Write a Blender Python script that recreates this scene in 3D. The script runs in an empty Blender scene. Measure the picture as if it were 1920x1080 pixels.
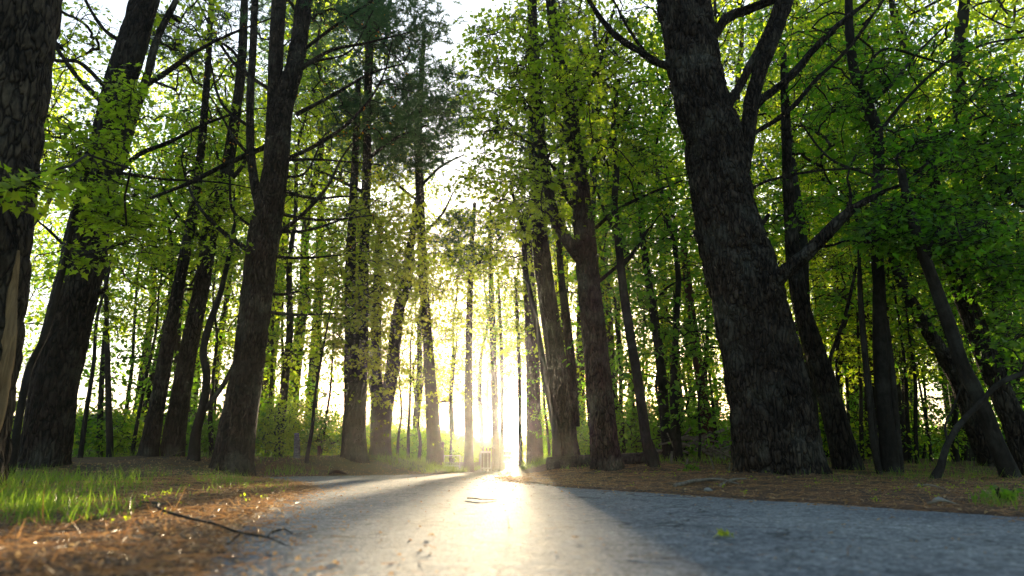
import bpy, math, random
import numpy as np
from mathutils import Vector

SC = bpy.context.scene
COL = SC.collection
R = np.random.default_rng(7)
random.seed(7)

# ------------------------------------------------------------------ camera maths (photo pixels, 1920 x 1080)
F = 1280.0
TH = math.radians(14.1)
CZ = 0.25
def ray(u, v):
    xc = (u-960.0)/F; yc = (540.0-v)/F
    return np.array([xc, math.cos(TH)-yc*math.sin(TH), math.sin(TH)+yc*math.cos(TH)])
def P(u, v, Y):
    """point at world depth Y seen at photo pixel (u, v)"""
    d = ray(u, v); t = Y/d[1]
    return np.array([0, 0, CZ])+d*t
def rad(u, v, Y, w):
    d = ray(u, v); return 0.5*w*(Y/d[1])/F

# ------------------------------------------------------------------ small helpers
def sstep(a, b, x):
    t = np.clip((np.asarray(x, float)-a)/(b-a), 0, 1); return t*t*(3-2*t)
_lat = {}
def vnoise(x, y, seed=0, per=64):
    """smooth value noise, 0..1, periodic in x with period per"""
    if seed not in _lat: _lat[seed] = np.random.default_rng(1000+seed).random((257, 257))
    L = _lat[seed]
    x = np.asarray(x, float); y = np.asarray(y, float)
    xi = np.floor(x).astype(int); yi = np.floor(y).astype(int)
    fx = x-xi; fy = y-yi
    fx = fx*fx*(3-2*fx); fy = fy*fy*(3-2*fy)
    x0 = xi % per; x1 = (xi+1) % per; y0 = yi % 256; y1 = (yi+1) % 256
    return (L[x0, y0]*(1-fx)+L[x1, y0]*fx)*(1-fy)+(L[x0, y1]*(1-fx)+L[x1, y1]*fx)*fy
def fbm(x, y, seed=0, o=3):
    s = 0; a = .5; t = 0
    for k in range(o):
        s = s+a*vnoise(x*2**k, y*2**k, seed+k, 256); t += a; a *= .5
    return s/t

def mesh_np(name, V, faces, mats, midx=None, smooth=True):
    """faces: list of (M,k) int arrays"""
    me = bpy.data.meshes.new(name)
    V = np.asarray(V, np.float32).reshape(-1, 3)
    me.vertices.add(len(V)); me.vertices.foreach_set('co', V.ravel())
    fs = [np.asarray(f, np.int32) for f in faces if len(f)]
    nl = sum(f.size for f in fs); nf = sum(len(f) for f in fs)
    me.loops.add(nl); me.polygons.add(nf)
    me.loops.foreach_set('vertex_index', np.concatenate([f.ravel() for f in fs]))
    st = []; o = 0
    for f in fs:
        st.append(o+np.arange(len(f))*f.shape[1]); o += f.size
    me.polygons.foreach_set('loop_start', np.concatenate(st).astype(np.int32))
    for m in (mats if isinstance(mats, (list, tuple)) else [mats]): me.materials.append(m)
    if midx is not None: me.polygons.foreach_set('material_index', np.asarray(midx, np.int32))
    me.polygons.foreach_set('use_smooth', np.full(nf, smooth, bool))
    me.update(calc_edges=True)
    return me

def tag(o, label=None, cat=None, group=None, kind=None):
    if label: o['label'] = label
    if cat: o['category'] = cat
    if group: o['group'] = group
    if kind: o['kind'] = kind
    return o
def link(name, me, parent=None, loc=None):
    o = bpy.data.objects.new(name, me); COL.objects.link(o)
    if parent is not None: o.parent = parent
    if loc is not None: o.location = loc
    return o
def empty(name, loc, label, cat, group=None):
    o = bpy.data.objects.new(name, None); COL.objects.link(o); o.location = loc
    o.empty_display_size = .2
    return tag(o, label, cat, group)
def copy_tree(o, parent=None):
    c = o.copy(); COL.objects.link(c); c.parent = parent
    for ch in [x for x in o.children if x is not c]: copy_tree(ch, c)
    return c

# ------------------------------------------------------------------ materials
def new_mat(name):
    m = bpy.data.materials.new(name); m.use_nodes = True
    nt = m.node_tree; nt.nodes.clear()
    out = nt.nodes.new('ShaderNodeOutputMaterial')
    return m, nt, out
def N(nt, typ, **kw):
    n = nt.nodes.new(typ)
    for k, v in kw.items():
        if k in n.inputs: n.inputs[k].default_value = v
        else: setattr(n, k, v)
    return n
def ramp(nt, fac, stops):
    r = nt.nodes.new('ShaderNodeValToRGB'); e = r.color_ramp.elements
    while len(e) > 1: e.remove(e[-1])
    e[0].position = stops[0][0]; e[0].color = (*stops[0][1], 1)
    for p, c in stops[1:]:
        k = e.new(p); k.color = (*c, 1)
    nt.links.new(fac, r.inputs[0]); return r.outputs[0]
def coord(nt, scale=(1, 1, 1), which='Object'):
    tc = nt.nodes.new('ShaderNodeTexCoord'); mp = nt.nodes.new('ShaderNodeMapping')
    mp.inputs['Scale'].default_value = scale
    nt.links.new(tc.outputs[which], mp.inputs[0]); return mp.outputs[0]
def noise(nt, vec, scale, detail=4, rough=.6, dist=0):
    n = N(nt, 'ShaderNodeTexNoise'); n.inputs['Scale'].default_value = scale; n.inputs['Detail'].default_value = detail
    n.inputs['Roughness'].default_value = rough; n.inputs['Distortion'].default_value = dist
    nt.links.new(vec, n.inputs['Vector']); return n.outputs['Fac']
def mixc(nt, fac, a, b, mode='MIX'):
    m = nt.nodes.new('ShaderNodeMix'); m.data_type = 'RGBA'; m.blend_type = mode
    for s, k in ((fac, 0), (a, 6), (b, 7)):
        if hasattr(s, 'links'): nt.links.new(s, m.inputs[k])
        else: m.inputs[k].default_value = s if k == 0 else (*s, 1)
    return m.outputs[2]

def bark_mat(name, dark, light, lichen, bump=.6, zs=.22, sc=26, cell=0):
    m, nt, out = new_mat(name)
    v = coord(nt, (1, 1, zs))
    n1 = noise(nt, v, sc, 6, .65, .6); 
    v2 = coord(nt, (1, 1, 1)); n2 = noise(nt, v2, 2.2, 4, .6); n3 = noise(nt, v2, 60, 3, .6)
    c = ramp(nt, n1, [(.3, dark), (.55, tuple((a+b)/2 for a, b in zip(dark, light))), (.75, light)])
    if cell:
        vz = coord(nt, (1, 1, .27)); nw = N(nt, 'ShaderNodeTexNoise'); nw.inputs['Scale'].default_value = 9; nw.inputs['Detail'].default_value = 3; nt.links.new(vz, nw.inputs['Vector'])
        sw = N(nt, 'ShaderNodeVectorMath', operation='SCALE'); sw.inputs['Scale'].default_value = .16; nt.links.new(nw.outputs['Color'], sw.inputs[0])
        aw = N(nt, 'ShaderNodeVectorMath', operation='ADD'); nt.links.new(vz, aw.inputs[0]); nt.links.new(sw.outputs[0], aw.inputs[1])
        vo = N(nt, 'ShaderNodeTexVoronoi', feature='DISTANCE_TO_EDGE'); vo.inputs['Scale'].default_value = cell; nt.links.new(aw.outputs[0], vo.inputs['Vector'])
        vc = N(nt, 'ShaderNodeTexVoronoi'); vc.inputs['Scale'].default_value = cell; nt.links.new(aw.outputs[0], vc.inputs['Vector'])
        hgt_ = ramp(nt, vo.outputs['Distance'], [(0, (0, 0, 0)), (.12, (.75, .75, .75)), (.3, (1, 1, 1))])
        c = mixc(nt, 1.0, c, ramp(nt, vo.outputs['Distance'], [(0, (.12, .1, .09)), (.13, (1, 1, 1))]), 'MULTIPLY')
        c = mixc(nt, 1.0, c, ramp(nt, vc.outputs['Color'], [(0, (.6, .58, .56)), (1, (1.6, 1.55, 1.5))]), 'MULTIPLY')
    lf = ramp(nt, n2, [(.5, (0, 0, 0)), (.72, (1, 1, 1))])
    mm = N(nt, 'ShaderNodeMath', operation='MULTIPLY'); nt.links.new(lf, mm.inputs[0]); nt.links.new(n3, mm.inputs[1])
    c = mixc(nt, mm.outputs[0], c, lichen)
    c = mixc(nt, 1.0, c, ramp(nt, noise(nt, v2, .9, 3), [(.3, (.65, .62, .6)), (.7, (1.35, 1.35, 1.3))]), 'MULTIPLY')
    ob = nt.nodes.new('ShaderNodeObjectInfo')
    vr = N(nt, 'ShaderNodeMapRange'); vr.inputs['To Min'].default_value = .75; vr.inputs['To Max'].default_value = 1.25
    nt.links.new(ob.outputs['Random'], vr.inputs['Value'])
    c = mixc(nt, 1.0, c, vr.outputs[0], 'MULTIPLY')
    b = N(nt, 'ShaderNodeBsdfPrincipled', Roughness=.9); b.inputs['Specular IOR Level'].default_value = .25
    nt.links.new(c, b.inputs['Base Color'])
    bp = N(nt, 'ShaderNodeBump', Strength=bump, Distance=.02); nt.links.new(n1, bp.inputs['Height'])
    if cell:
        b2 = N(nt, 'ShaderNodeBump', Strength=1.0, Distance=.045); nt.links.new(hgt_, b2.inputs['Height']); nt.links.new(bp.outputs[0], b2.inputs['Normal']); bp = b2
    nt.links.new(bp.outputs[0], b.inputs['Normal']); nt.links.new(b.outputs[0], out.inputs[0])
    return m

def leaf_mat(name, c0, c1, t0, t1, trans=.5, rough=.45, spec=.4):
    m, nt, out = new_mat(name)
    g = nt.nodes.new('ShaderNodeNewGeometry'); ob = nt.nodes.new('ShaderNodeObjectInfo')
    a = N(nt, 'ShaderNodeMath', operation='ADD'); a.inputs[1].default_value = 0
    nt.links.new(g.outputs['Random Per Island'], a.inputs[0])
    s = N(nt, 'ShaderNodeMath', operation='MULTIPLY_ADD'); s.inputs[1].default_value = .65; 
    s2 = N(nt, 'ShaderNodeMath', operation='MULTIPLY'); s2.inputs[1].default_value = .35
    nt.links.new(ob.outputs['Random'], s2.inputs[0]); nt.links.new(a.outputs[0], s.inputs[0]); nt.links.new(s2.outputs[0], s.inputs[2])
    cd = ramp(nt, s.outputs[0], [(0, c0), (1, c1)]); ct = ramp(nt, s.outputs[0], [(0, t0), (1, t1)])
    b = N(nt, 'ShaderNodeBsdfPrincipled', Roughness=rough); b.inputs['Specular IOR Level'].default_value = spec
    nt.links.new(cd, b.inputs['Base Color'])
    t = N(nt, 'ShaderNodeBsdfTranslucent'); nt.links.new(ct, t.inputs['Color'])
    mx = N(nt, 'ShaderNodeMixShader'); mx.inputs[0].default_value = trans
    nt.links.new(b.outputs[0], mx.inputs[1]); nt.links.new(t.outputs[0], mx.inputs[2]); nt.links.new(mx.outputs[0], out.inputs[0])
    return m

def plain_mat(name, c, rough=.6, metal=0, c2=None, sc=30, bump=.2):
    m, nt, out = new_mat(name)
    v = coord(nt); n = noise(nt, v, sc, 5)
    col = ramp(nt, n, [(.3, c), (.7, c2 or tuple(x*.7 for x in c))])
    b = N(nt, 'ShaderNodeBsdfPrincipled', Roughness=rough, Metallic=metal)
    nt.links.new(col, b.inputs['Base Color'])
    bp = N(nt, 'ShaderNodeBump', Strength=bump, Distance=.005); nt.links.new(n, bp.inputs['Height'])
    nt.links.new(bp.outputs[0], b.inputs['Normal']); nt.links.new(b.outputs[0], out.inputs[0])
    return m

M = {}
M['pine_bark'] = bark_mat('pine_bark', (.004, .003, .0025), (.068, .053, .042), (.13, .13, .11), 1.0, .3, 26, 18)
M['grey_bark'] = bark_mat('grey_bark', (.012, .009, .007), (.13, .105, .075), (.16, .14, .1), 1.0, .3, 26, 19)
M['smooth_bark'] = bark_mat('smooth_bark', (.008, .0065, .005), (.036, .031, .026), (.09, .092, .08), .3, .5, 18)
M['red_bark'] = bark_mat('red_bark', (.02, .009, .006), (.10, .042, .026), (.09, .06, .05))
M['birch'] = bark_mat('birch', (.03, .028, .025), (.42, .41, .38), (.3, .3, .27), .4, 3.0, 9)
M['dead_wood'] = bark_mat('dead_wood', (.08, .065, .05), (.32, .28, .24), (.3, .3, .26), .5, 1, 20)
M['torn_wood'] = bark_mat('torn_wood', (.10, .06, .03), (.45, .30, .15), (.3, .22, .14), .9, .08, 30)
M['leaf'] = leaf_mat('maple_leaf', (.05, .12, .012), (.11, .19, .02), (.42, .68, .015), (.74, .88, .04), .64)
M['leaf_deep'] = leaf_mat('deep_green_leaf', (.026, .085, .011), (.055, .13, .016), (.15, .48, .014), (.36, .64, .025), .56)  # darker leaf copy, mostly putting the right wood's shade into the colour
M['leaf_bright'] = leaf_mat('bright_yellow_leaf', (.09, .17, .02), (.16, .21, .03), (.55, .76, .02), (.88, .86, .05), .64)  # yellower leaf copy, mainly putting the sun's backlight at centre into the colour
M['bud'] = leaf_mat('orange_bud', (.35, .12, .01), (.45, .2, .02), (.7, .28, .01), (.8, .42, .02), .5)
M['needle'] = leaf_mat('pine_needle', (.025, .07, .035), (.055, .11, .05), (.09, .22, .08), (.2, .34, .1), .4, .7, .1)
M['grass'] = leaf_mat('grass_blade', (.06, .13, .02), (.13, .2, .035), (.2, .45, .02), (.46, .62, .05), .5)
M['litter'] = leaf_mat('dry_leaf', (.20, .08, .03), (.62, .44, .25), (.3, .12, .03), (.8, .6, .3), .35, .25, .9)
M['dry_needle'] = leaf_mat('dry_pine_needle', (.2, .09, .035), (.5, .28, .13), (.4, .17, .05), (.7, .4, .15), .3, .4, .5)
M['white_paint'] = plain_mat('white_paint', (.75, .75, .73), .5)
M['dark_paint'] = plain_mat('dark_post_wood', (.07, .05, .04), .8)
M['wire'] = plain_mat('galvanised_wire', (.4, .4, .4), .4, .8)
M['stone'] = plain_mat('grey_stone', (.3, .29, .27), .85, 0, (.18, .17, .16), 12, .6)
M['cut_wood'] = plain_mat('cut_wood', (.5, .36, .2), .8)

# ------------------------------------------------------------------ terrain
def G(y):
    y = np.asarray(y, float)
    return -0.0115*np.clip(y-9, 0, 21)*sstep(8, 11, y)
def hit(u, v):
    d = ray(u, v); y = 8.0
    for _ in range(60):
        y = y*.5+.5*(CZ-float(G(y)))/(-d[2])*d[1]
    return d[0]/d[1]*y, y
Lp = [(-60, None)]
left_px = [(330, 1150), (390, 1080), (440, 1012), (492, 962), (545, 935), (588, 919), (560, 907), (505, 900), (470, 895.5), (560, 893), (690, 891.2), (780, 889.6), (850, 887.6), (868, 886), (884, 884.6)]
right_px = [(1920, 970), (1600, 950), (1280, 929.5), (1170, 921), (1060, 913), (985, 905), (948, 899.5), (936, 896), (934, 890), (932, 887), (930, 884.6)]
LE = [(-1.6, -40.0), (-1.2, -5.0), (-.75, 0.5)]+[hit(*p) for p in left_px]
RE = [(9.0, -40.0), (8.0, 0.3), (4.4, 2.2)]+[hit(*p) for p in right_px]
yl = max(LE[-1][1], RE[-1][1])
LE += [(-1.6, yl+10), (-2.6, yl+40)]; RE += [(-.4, yl+10), (-1.2, yl+40)]
POLY = np.array(LE+RE[::-1])
def sdist(x, y):
    """signed distance to the road outline, negative on the road"""
    x = np.asarray(x, float); y = np.asarray(y, float)
    best = np.full(x.shape, 1e9); inside = np.zeros(x.shape, bool)
    A = POLY; B = np.roll(POLY, -1, 0)
    for (ax, ay), (bx, by) in zip(A, B):
        dx, dy = bx-ax, by-ay; L2 = dx*dx+dy*dy+1e-12
        t = np.clip(((x-ax)*dx+(y-ay)*dy)/L2, 0, 1)
        best = np.minimum(best, np.hypot(x-ax-t*dx, y-ay-t*dy))
        c = ((ay > y) != (by > y)) & (x < (bx-ax)*(y-ay)/(by-ay+1e-12)+ax)
        inside ^= c
    return np.where(inside, -best, best)
def H(x, y):
    x = np.asarray(x, float); y = np.asarray(y, float)
    g = G(y)
    sd = sdist(x, y)+(fbm(x*1.7+9, y*1.7+5, 3, 3)-.5)*.16*sstep(0, 3, y)+(fbm(x*9, y*9, 13, 2)-.5)*.05
    e = .03+np.maximum(y-10, 0)*.012
    out = sstep(-e, e, sd)
    # level each side climbs to away from the road
    HL = np.interp(y, [0, 4, 6.5, 8, 10, 11.5, 16, 20, 26, 32, 60], [.03, .035, .06, .10, .16, .24, .30, .30, .20, .12, 0])
    HR = np.interp(y, [0, 7, 9.5, 12, 15, 24, 32, 60], [.02, .03, .05, .16, .27, .33, .2, .0])
    side = np.where(x < -.4, HL, HR)
    # right hand land falls again towards the pond
    side = np.where(x > 0, side*(1-.8*sstep(7, 13, x))+.0, side)
    rise = side*sstep(0.0, 1.7, sd)-g*sstep(0, 2.5, sd)*sstep(9, 12, y)
    bank = 1.2*sstep(-6.3, -9.5, x+(fbm(x*.2, y*.2, 8)-.5)*2)*sstep(16.2, 19.8, y+(fbm(x*.3, y*.1, 5)-.5)*3)*(1-sstep(50, 90, y))
    bank += .012*np.clip(y-20, 0, 40)*sstep(-6.3, -12, x)
    lump = (fbm(x*.9, y*.9, 21, 3)-.5)*.10*sstep(.2, 2, sd)*sstep(3, 9, y)+(fbm(x*4, y*4, 25, 3)-.5)*.035*sstep(0, .6, sd)
    dip = -.55*sstep(0, 6, 10-np.hypot((x-27)*.8, (y-44)*.7))
    far = (fbm(x*.02, y*.02, 31)-.5)*3*sstep(90, 300, np.hypot(x, y))
    return g-.02+out*.034+out*(rise+bank+lump+dip+far)

_feet = [(P(u_, v_, y_)[:2], r_, h_) for u_, v_, y_, r_, h_ in [(80, 866, 8.6, .8, .05), (300, 864, 12.8, .9, .06), (436, 867, 11.2, .85, .06), (663, 862, 16, .9, .07), (712, 868, 19, .8, .06), (814, 869, 22, .8, .05),
   (1140, 898, 9.9, .65, .06), (1226, 892, 9.8, .4, .04), (1462, 899, 8.4, 1.05, .06), (1592, 900, 9.6, .6, .05), (1668, 905, 8.9, .55, .05), (1898, 912, 7.6, .5, .04), (1064, 862, 14, .9, .08)]]
_H0 = H
def H(x, y):
    z = _H0(x, y); sd = sdist(x, y)
    for (fx, fy), r_, h_ in _feet:
        d2 = ((x-fx)**2+(y-fy)**2)/(r_*r_)
        z = z+h_*np.exp(-d2*1.6)*sstep(0, .4, sd)*(.7+.6*vnoise(np.asarray(x)*5, np.asarray(y)*5, 77, 256))
    return z

def axis_pts(lo, hi, fine_lo, fine_hi, step, grow=1.09):
    a = list(np.arange(fine_lo, fine_hi+1e-6, step)); s = step; p = fine_hi
    while p < hi: s *= grow; p += s; a.append(p)
    s = step; p = fine_lo; b = []
    while p > lo: s *= grow; p -= s; b.append(p)
    return np.array(b[::-1]+a)
def grid_mesh(name, X, Y, Z, mat):
    ny, nx = Z.shape
    V = np.stack([X, Y, Z], -1).reshape(-1, 3)
    i = np.arange(ny*nx).reshape(ny, nx)
    Fq = np.stack([i[:-1, :-1], i[:-1, 1:], i[1:, 1:], i[1:, :-1]], -1).reshape(-1, 4)
    return mesh_np(name, V, [Fq], mat)

def ground_material():
    m, nt, out = new_mat('forest_floor')
    v = coord(nt)
    big = noise(nt, v, .35, 4); mid = noise(nt, v, 3.5, 5, .65, .4); fine = noise(nt, v, 45, 6, .75)
    need = ramp(nt, fine, [(.28, (.03, .016, .009)), (.45, (.12, .058, .028)), (.6, (.23, .12, .058)), (.78, (.42, .29, .18))])
    soil = ramp(nt, fine, [(.3, (.02, .014, .01)), (.7, (.13, .08, .05))])
    c = mixc(nt, ramp(nt, mid, [(.4, (0, 0, 0)), (.6, (1, 1, 1))]), soil, need)
    gr = ramp(nt, fine, [(.3, (.02, .05, .008)), (.7, (.08, .14, .02))])
    # grass further out and in patches
    sp = nt.nodes.new('ShaderNodeSeparateXYZ'); nt.links.new(v, sp.inputs[0])
    r1 = N(nt, 'ShaderNodeMapRange'); r1.inputs['From Min'].default_value = 13; r1.inputs['From Max'].default_value = 19
    nt.links.new(sp.outputs[1], r1.inputs['Value'])
    pm = N(nt, 'ShaderNodeMath', operation='MULTIPLY_ADD'); pm.inputs[1].default_value = 1.3; pm.inputs[2].default_value = -.65
    nt.links.new(big, pm.inputs[0])
    ad = N(nt, 'ShaderNodeMath', operation='ADD', use_clamp=True); nt.links.new(r1.outputs[0], ad.inputs[0]); nt.links.new(pm.outputs[0], ad.inputs[1])
    c = mixc(nt, ad.outputs[0], c, gr)
    b = N(nt, 'ShaderNodeBsdfPrincipled', Roughness=.85); b.inputs['Specular IOR Level'].default_value = .3
    nt.links.new(c, b.inputs['Base Color'])
    bp = N(nt, 'ShaderNodeBump', Strength=.9, Distance=.02); nt.links.new(fine, bp.inputs['Height'])
    nt.links.new(bp.outputs[0], b.inputs['Normal']); nt.links.new(b.outputs[0], out.inputs[0])
    return m
def asphalt_material():
    m, nt, out = new_mat('worn_asphalt')
    v = coord(nt)
    fine = noise(nt, v, 160, 4, .8); mid = noise(nt, v, 14, 5, .6); big = noise(nt, v, 1.1, 4, .6, .5)
    vo = N(nt, 'ShaderNodeTexVoronoi'); vo.inputs['Scale'].default_value = 95; nt.links.new(v, vo.inputs['Vector'])
    agg = ramp(nt, vo.outputs['Color'], [(0, (.08, .09, .105)), (.45, (.215, .235, .255)), (.85, (.36, .38, .40)), (1, (.7, .69, .66))])
    c = mixc(nt, 1.0, agg, ramp(nt, mid, [(.3, (.6, .6, .6)), (.7, (1.25, 1.25, 1.25))]), 'MULTIPLY')
    c = mixc(nt, 1.0, c, ramp(nt, big, [(.3, (.72, .73, .76)), (.7, (1.2, 1.18, 1.12))]), 'MULTIPLY')
    # fine cracks
    v2 = coord(nt, (1, 1, 1)); nd = N(nt, 'ShaderNodeTexNoise'); nd.inputs['Scale'].default_value = 3; nt.links.new(v2, nd.inputs['Vector'])
    mxv = mixc(nt, .12, (0, 0, 0), nd.outputs['Color'], 'MIX')
    adv = N(nt, 'ShaderNodeVectorMath', operation='ADD'); nt.links.new(v2, adv.inputs[0]); nt.links.new(nd.outputs['Color'], adv.inputs[1])
    vc = N(nt, 'ShaderNodeTexVoronoi', feature='DISTANCE_TO_EDGE'); vc.inputs['Scale'].default_value = .55; nt.links.new(adv.outputs[0], vc.inputs['Vector'])
    cr = ramp(nt, vc.outputs['Distance'], [(0, (.35, .35, .35)), (.006, (.55, .55, .55)), (.014, (1, 1, 1))])
    c = mixc(nt, 1.0, c, cr, 'MULTIPLY')
    b = N(nt, 'ShaderNodeBsdfPrincipled', Roughness=.5); b.inputs['Specular IOR Level'].default_value = .09
    nt.links.new(c, b.inputs['Base Color'])
    rr = N(nt, 'ShaderNodeMapRange'); rr.inputs['To Min'].default_value = .74; rr.inputs['To Max'].default_value = 1.0
    nt.links.new(mid, rr.inputs['Value']); nt.links.new(rr.outputs[0], b.inputs['Roughness'])
    b1 = N(nt, 'ShaderNodeBump', Strength=.55, Distance=.006); nt.links.new(vo.outputs['Distance'], b1.inputs['Height']); b1.invert = True
    b2 = N(nt, 'ShaderNodeBump', Strength=.5, Distance=.008); nt.links.new(fine, b2.inputs['Height']); nt.links.new(b1.outputs[0], b2.inputs['Normal'])
    b3 = N(nt, 'ShaderNodeBump', Strength=.25, Distance=.03); nt.links.new(mid, b3.inputs['Height']); nt.links.new(b2.outputs[0], b3.inputs['Normal'])
    nt.links.new(b3.outputs[0], b.inputs['Normal']); nt.links.new(b.outputs[0], out.inputs[0])
    return m

xs = axis_pts(-600, 600, -4.6, 6.2, .055, 1.06); ys = axis_pts(-200, 900, 1.3, 12.5, .055, 1.05)
GX, GY = np.meshgrid(xs, ys)
tag(link('ground', grid_mesh('ground', GX, GY, H(GX, GY), ground_material())), kind='structure')

ry = axis_pts(-40, yl+39, 1, 14, .12, 1.12)
lx = np.interp(ry, [p[1] for p in LE], [p[0] for p in LE]) if all(LE[i][1] < LE[i+1][1] for i in range(len(LE)-1)) else None
if lx is None:
    raise RuntimeError('road edge not monotone %s' % LE)
assert all(RE[i][1] < RE[i+1][1] for i in range(len(RE)-1)), RE
rx = np.interp(ry, [p[1] for p in RE], [p[0] for p in RE])
# pad below the verges
lxp = np.array([lx[max(0, i-2):i+3].min() for i in range(len(lx))])-.35; rxp = np.array([rx[max(0, i-2):i+3].max() for i in range(len(rx))])+.6
t = np.linspace(0, 1, 61)
RX = lxp[:, None]*(1-t)+rxp[:, None]*t; RY = np.repeat(ry[:, None], 61, 1)
RZ = G(RY)+.0*RX+(fbm(RX*.8, RY*.8, 41, 2)-.5)*.008
tag(link('road', grid_mesh('road', RX, RY, RZ, asphalt_material())), kind='structure')

mw, nt, out = new_mat('pond_water')
b = N(nt, 'ShaderNodeBsdfPrincipled', Roughness=.08); b.inputs['Base Color'].default_value = (.03, .05, .05, 1)
bp = N(nt, 'ShaderNodeBump', Strength=.15, Distance=.05); nt.links.new(noise(nt, coord(nt), 3), bp.inputs['Height']); nt.links.new(bp.outputs[0], b.inputs['Normal'])
nt.links.new(b.outputs[0], out.inputs[0])
a = np.linspace(0, 2*math.pi, 48, endpoint=False)
pw = np.stack([27+11*np.cos(a), 44+13*np.sin(a), np.full(48, -.22)], -1)
tag(link('water', mesh_np('water', pw, [np.arange(48)[None]], mw)), kind='structure')

# ------------------------------------------------------------------ woody shapes
def smooth_path(pts, rs, step):
    pts = np.array(pts, float); rs = np.array(rs, float)
    L = np.r_[0, np.cumsum(np.linalg.norm(np.diff(pts, axis=0), axis=1))]
    n = max(3, int(L[-1]/step)+1); s = np.linspace(0, L[-1], n)
    # Catmull-Rom through the points
    tg = np.gradient(pts, L, axis=0) if len(pts) > 2 else np.repeat([(pts[1]-pts[0])/L[-1]], 2, 0)
    k = np.clip(np.searchsorted(L, s, 'right')-1, 0, len(L)-2); h = (L[k+1]-L[k])[:, None]; u = ((s-L[k])[:, None]/h)
    p = (2*u**3-3*u**2+1)*pts[k]+(u**3-2*u**2+u)*h*tg[k]+(-2*u**3+3*u**2)*pts[k+1]+(u**3-u**2)*h*tg[k+1]
    return p, np.interp(s, L, rs), s
def tube(pts, rs, seg=10, step=.1, bark=0, K=14, seed=0, flare=0, knob=0):
    """one tapered woody tube; bark = depth of the ridges in metres"""
    p, r, s = smooth_path(pts, rs, step)
    T = np.gradient(p, axis=0); T /= np.linalg.norm(T, axis=1)[:, None]
    ref = np.array([1., 0, 0]) if abs(T[0][0]) < .8 else np.array([0, 1., 0])
    A = ref-(T@ref)[:, None]*T; A /= np.linalg.norm(A, axis=1)[:, None]; B = np.cross(T, A)
    th = np.arange(seg)*2*math.pi/seg
    U, S = np.meshgrid(th/(2*math.pi), s)
    rr = np.repeat(r[:, None], seg, 1)
    if flare:
        w = np.exp(-S/(flare*.9))
        lob = .5+.5*np.cos(th*5+seed+1.1*np.sin(th*2+seed))
        rr = rr*(1+w*(.05+.32*lob))
    rr = rr*(1+.10*(vnoise(U*4, S*1.1, seed+50, 4)-.5)+.10*(vnoise(U*3, S*.35+seed, seed+51, 3)-.5))
    if bark:
        wp = (vnoise(U*6, S*2.5, seed+3, 6)-.5)*.9
        n1 = 1-np.abs(2*vnoise(U*K+wp, S*2.6, seed+1, K)-1)
        n2 = 1-np.abs(2*vnoise(U*K*2+wp*2, S*6.5, seed+2, K*2)-1)
        n3 = vnoise(U*K*4, S*16, seed+4, K*4)
        rr = rr-bark*(1.2*(n1**3)+.7*n2**3)+bark*.5*(n3-.5)
    V = p[:, None, :]+rr[..., None]*(np.cos(th)[None, :, None]*A[:, None, :]+np.sin(th)[None, :, None]*B[:, None, :])
    n = len(s); i = np.arange(n*seg).reshape(n, seg); j = np.roll(i, -1, 1)
    Fq = np.stack([i[:-1], j[:-1], j[1:], i[1:]], -1).reshape(-1, 4)
    V = V.reshape(-1, 3); V = np.vstack([V, p[:1], p[-1:]])
    c0 = len(V)-2; c1 = len(V)-1
    tri = np.vstack([np.stack([j[0], i[0], np.full(seg, c0)], -1), np.stack([i[-1], j[-1], np.full(seg, c1)], -1)])
    return V, Fq, tri
def tube_mesh(name, pts, rs, mat, base=(0, 0, 0), **kw):
    V, Fq, tri = tube(pts, rs, **kw); V = V-np.asarray(base)
    return mesh_np(name, V, [Fq, tri], mat)

def chains_mesh(name, C, Rr, mat, seg=4, base=(0, 0, 0)):
    """C (n,m,3) chains of points, Rr (n,m) radii -> one mesh of thin tubes"""
    n, m, _ = C.shape
    T = np.gradient(C, axis=1); T /= np.linalg.norm(T, axis=2)[..., None]+1e-9
    ref = np.array([.31, .22, .93]); A = np.cross(T, ref); A /= np.linalg.norm(A, axis=2)[..., None]+1e-9; B = np.cross(T, A)
    th = np.arange(seg)*2*math.pi/seg
    V = C[:, :, None, :]+Rr[:, :, None, None]*(np.cos(th)[:, None]*A[:, :, None, :]+np.sin(th)[:, None]*B[:, :, None, :])
    i = np.arange(n*m*seg).reshape(n, m, seg); j = np.roll(i, -1, 2)
    Fq = np.stack([i[:, :-1], j[:, :-1], j[:, 1:], i[:, 1:]], -1).reshape(-1, 4)
    if name is None: return V.reshape(-1, 3)-np.asarray(base), Fq, mat
    return mesh_np(name, V.reshape(-1, 3)-np.asarray(base), [Fq], mat)
def combine(name, parts):
    V = []; Fs = []; mats = []; mi = []; o = 0
    for v_, f_, m_ in parts:
        if m_ not in mats: mats.append(m_)
        V.append(v_); Fs.append(np.asarray(f_)+o); mi.append(np.full(len(f_), mats.index(m_))); o += len(v_)
    return mesh_np(name, np.vstack(V), Fs, mats, np.concatenate(mi), smooth=False)

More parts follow.
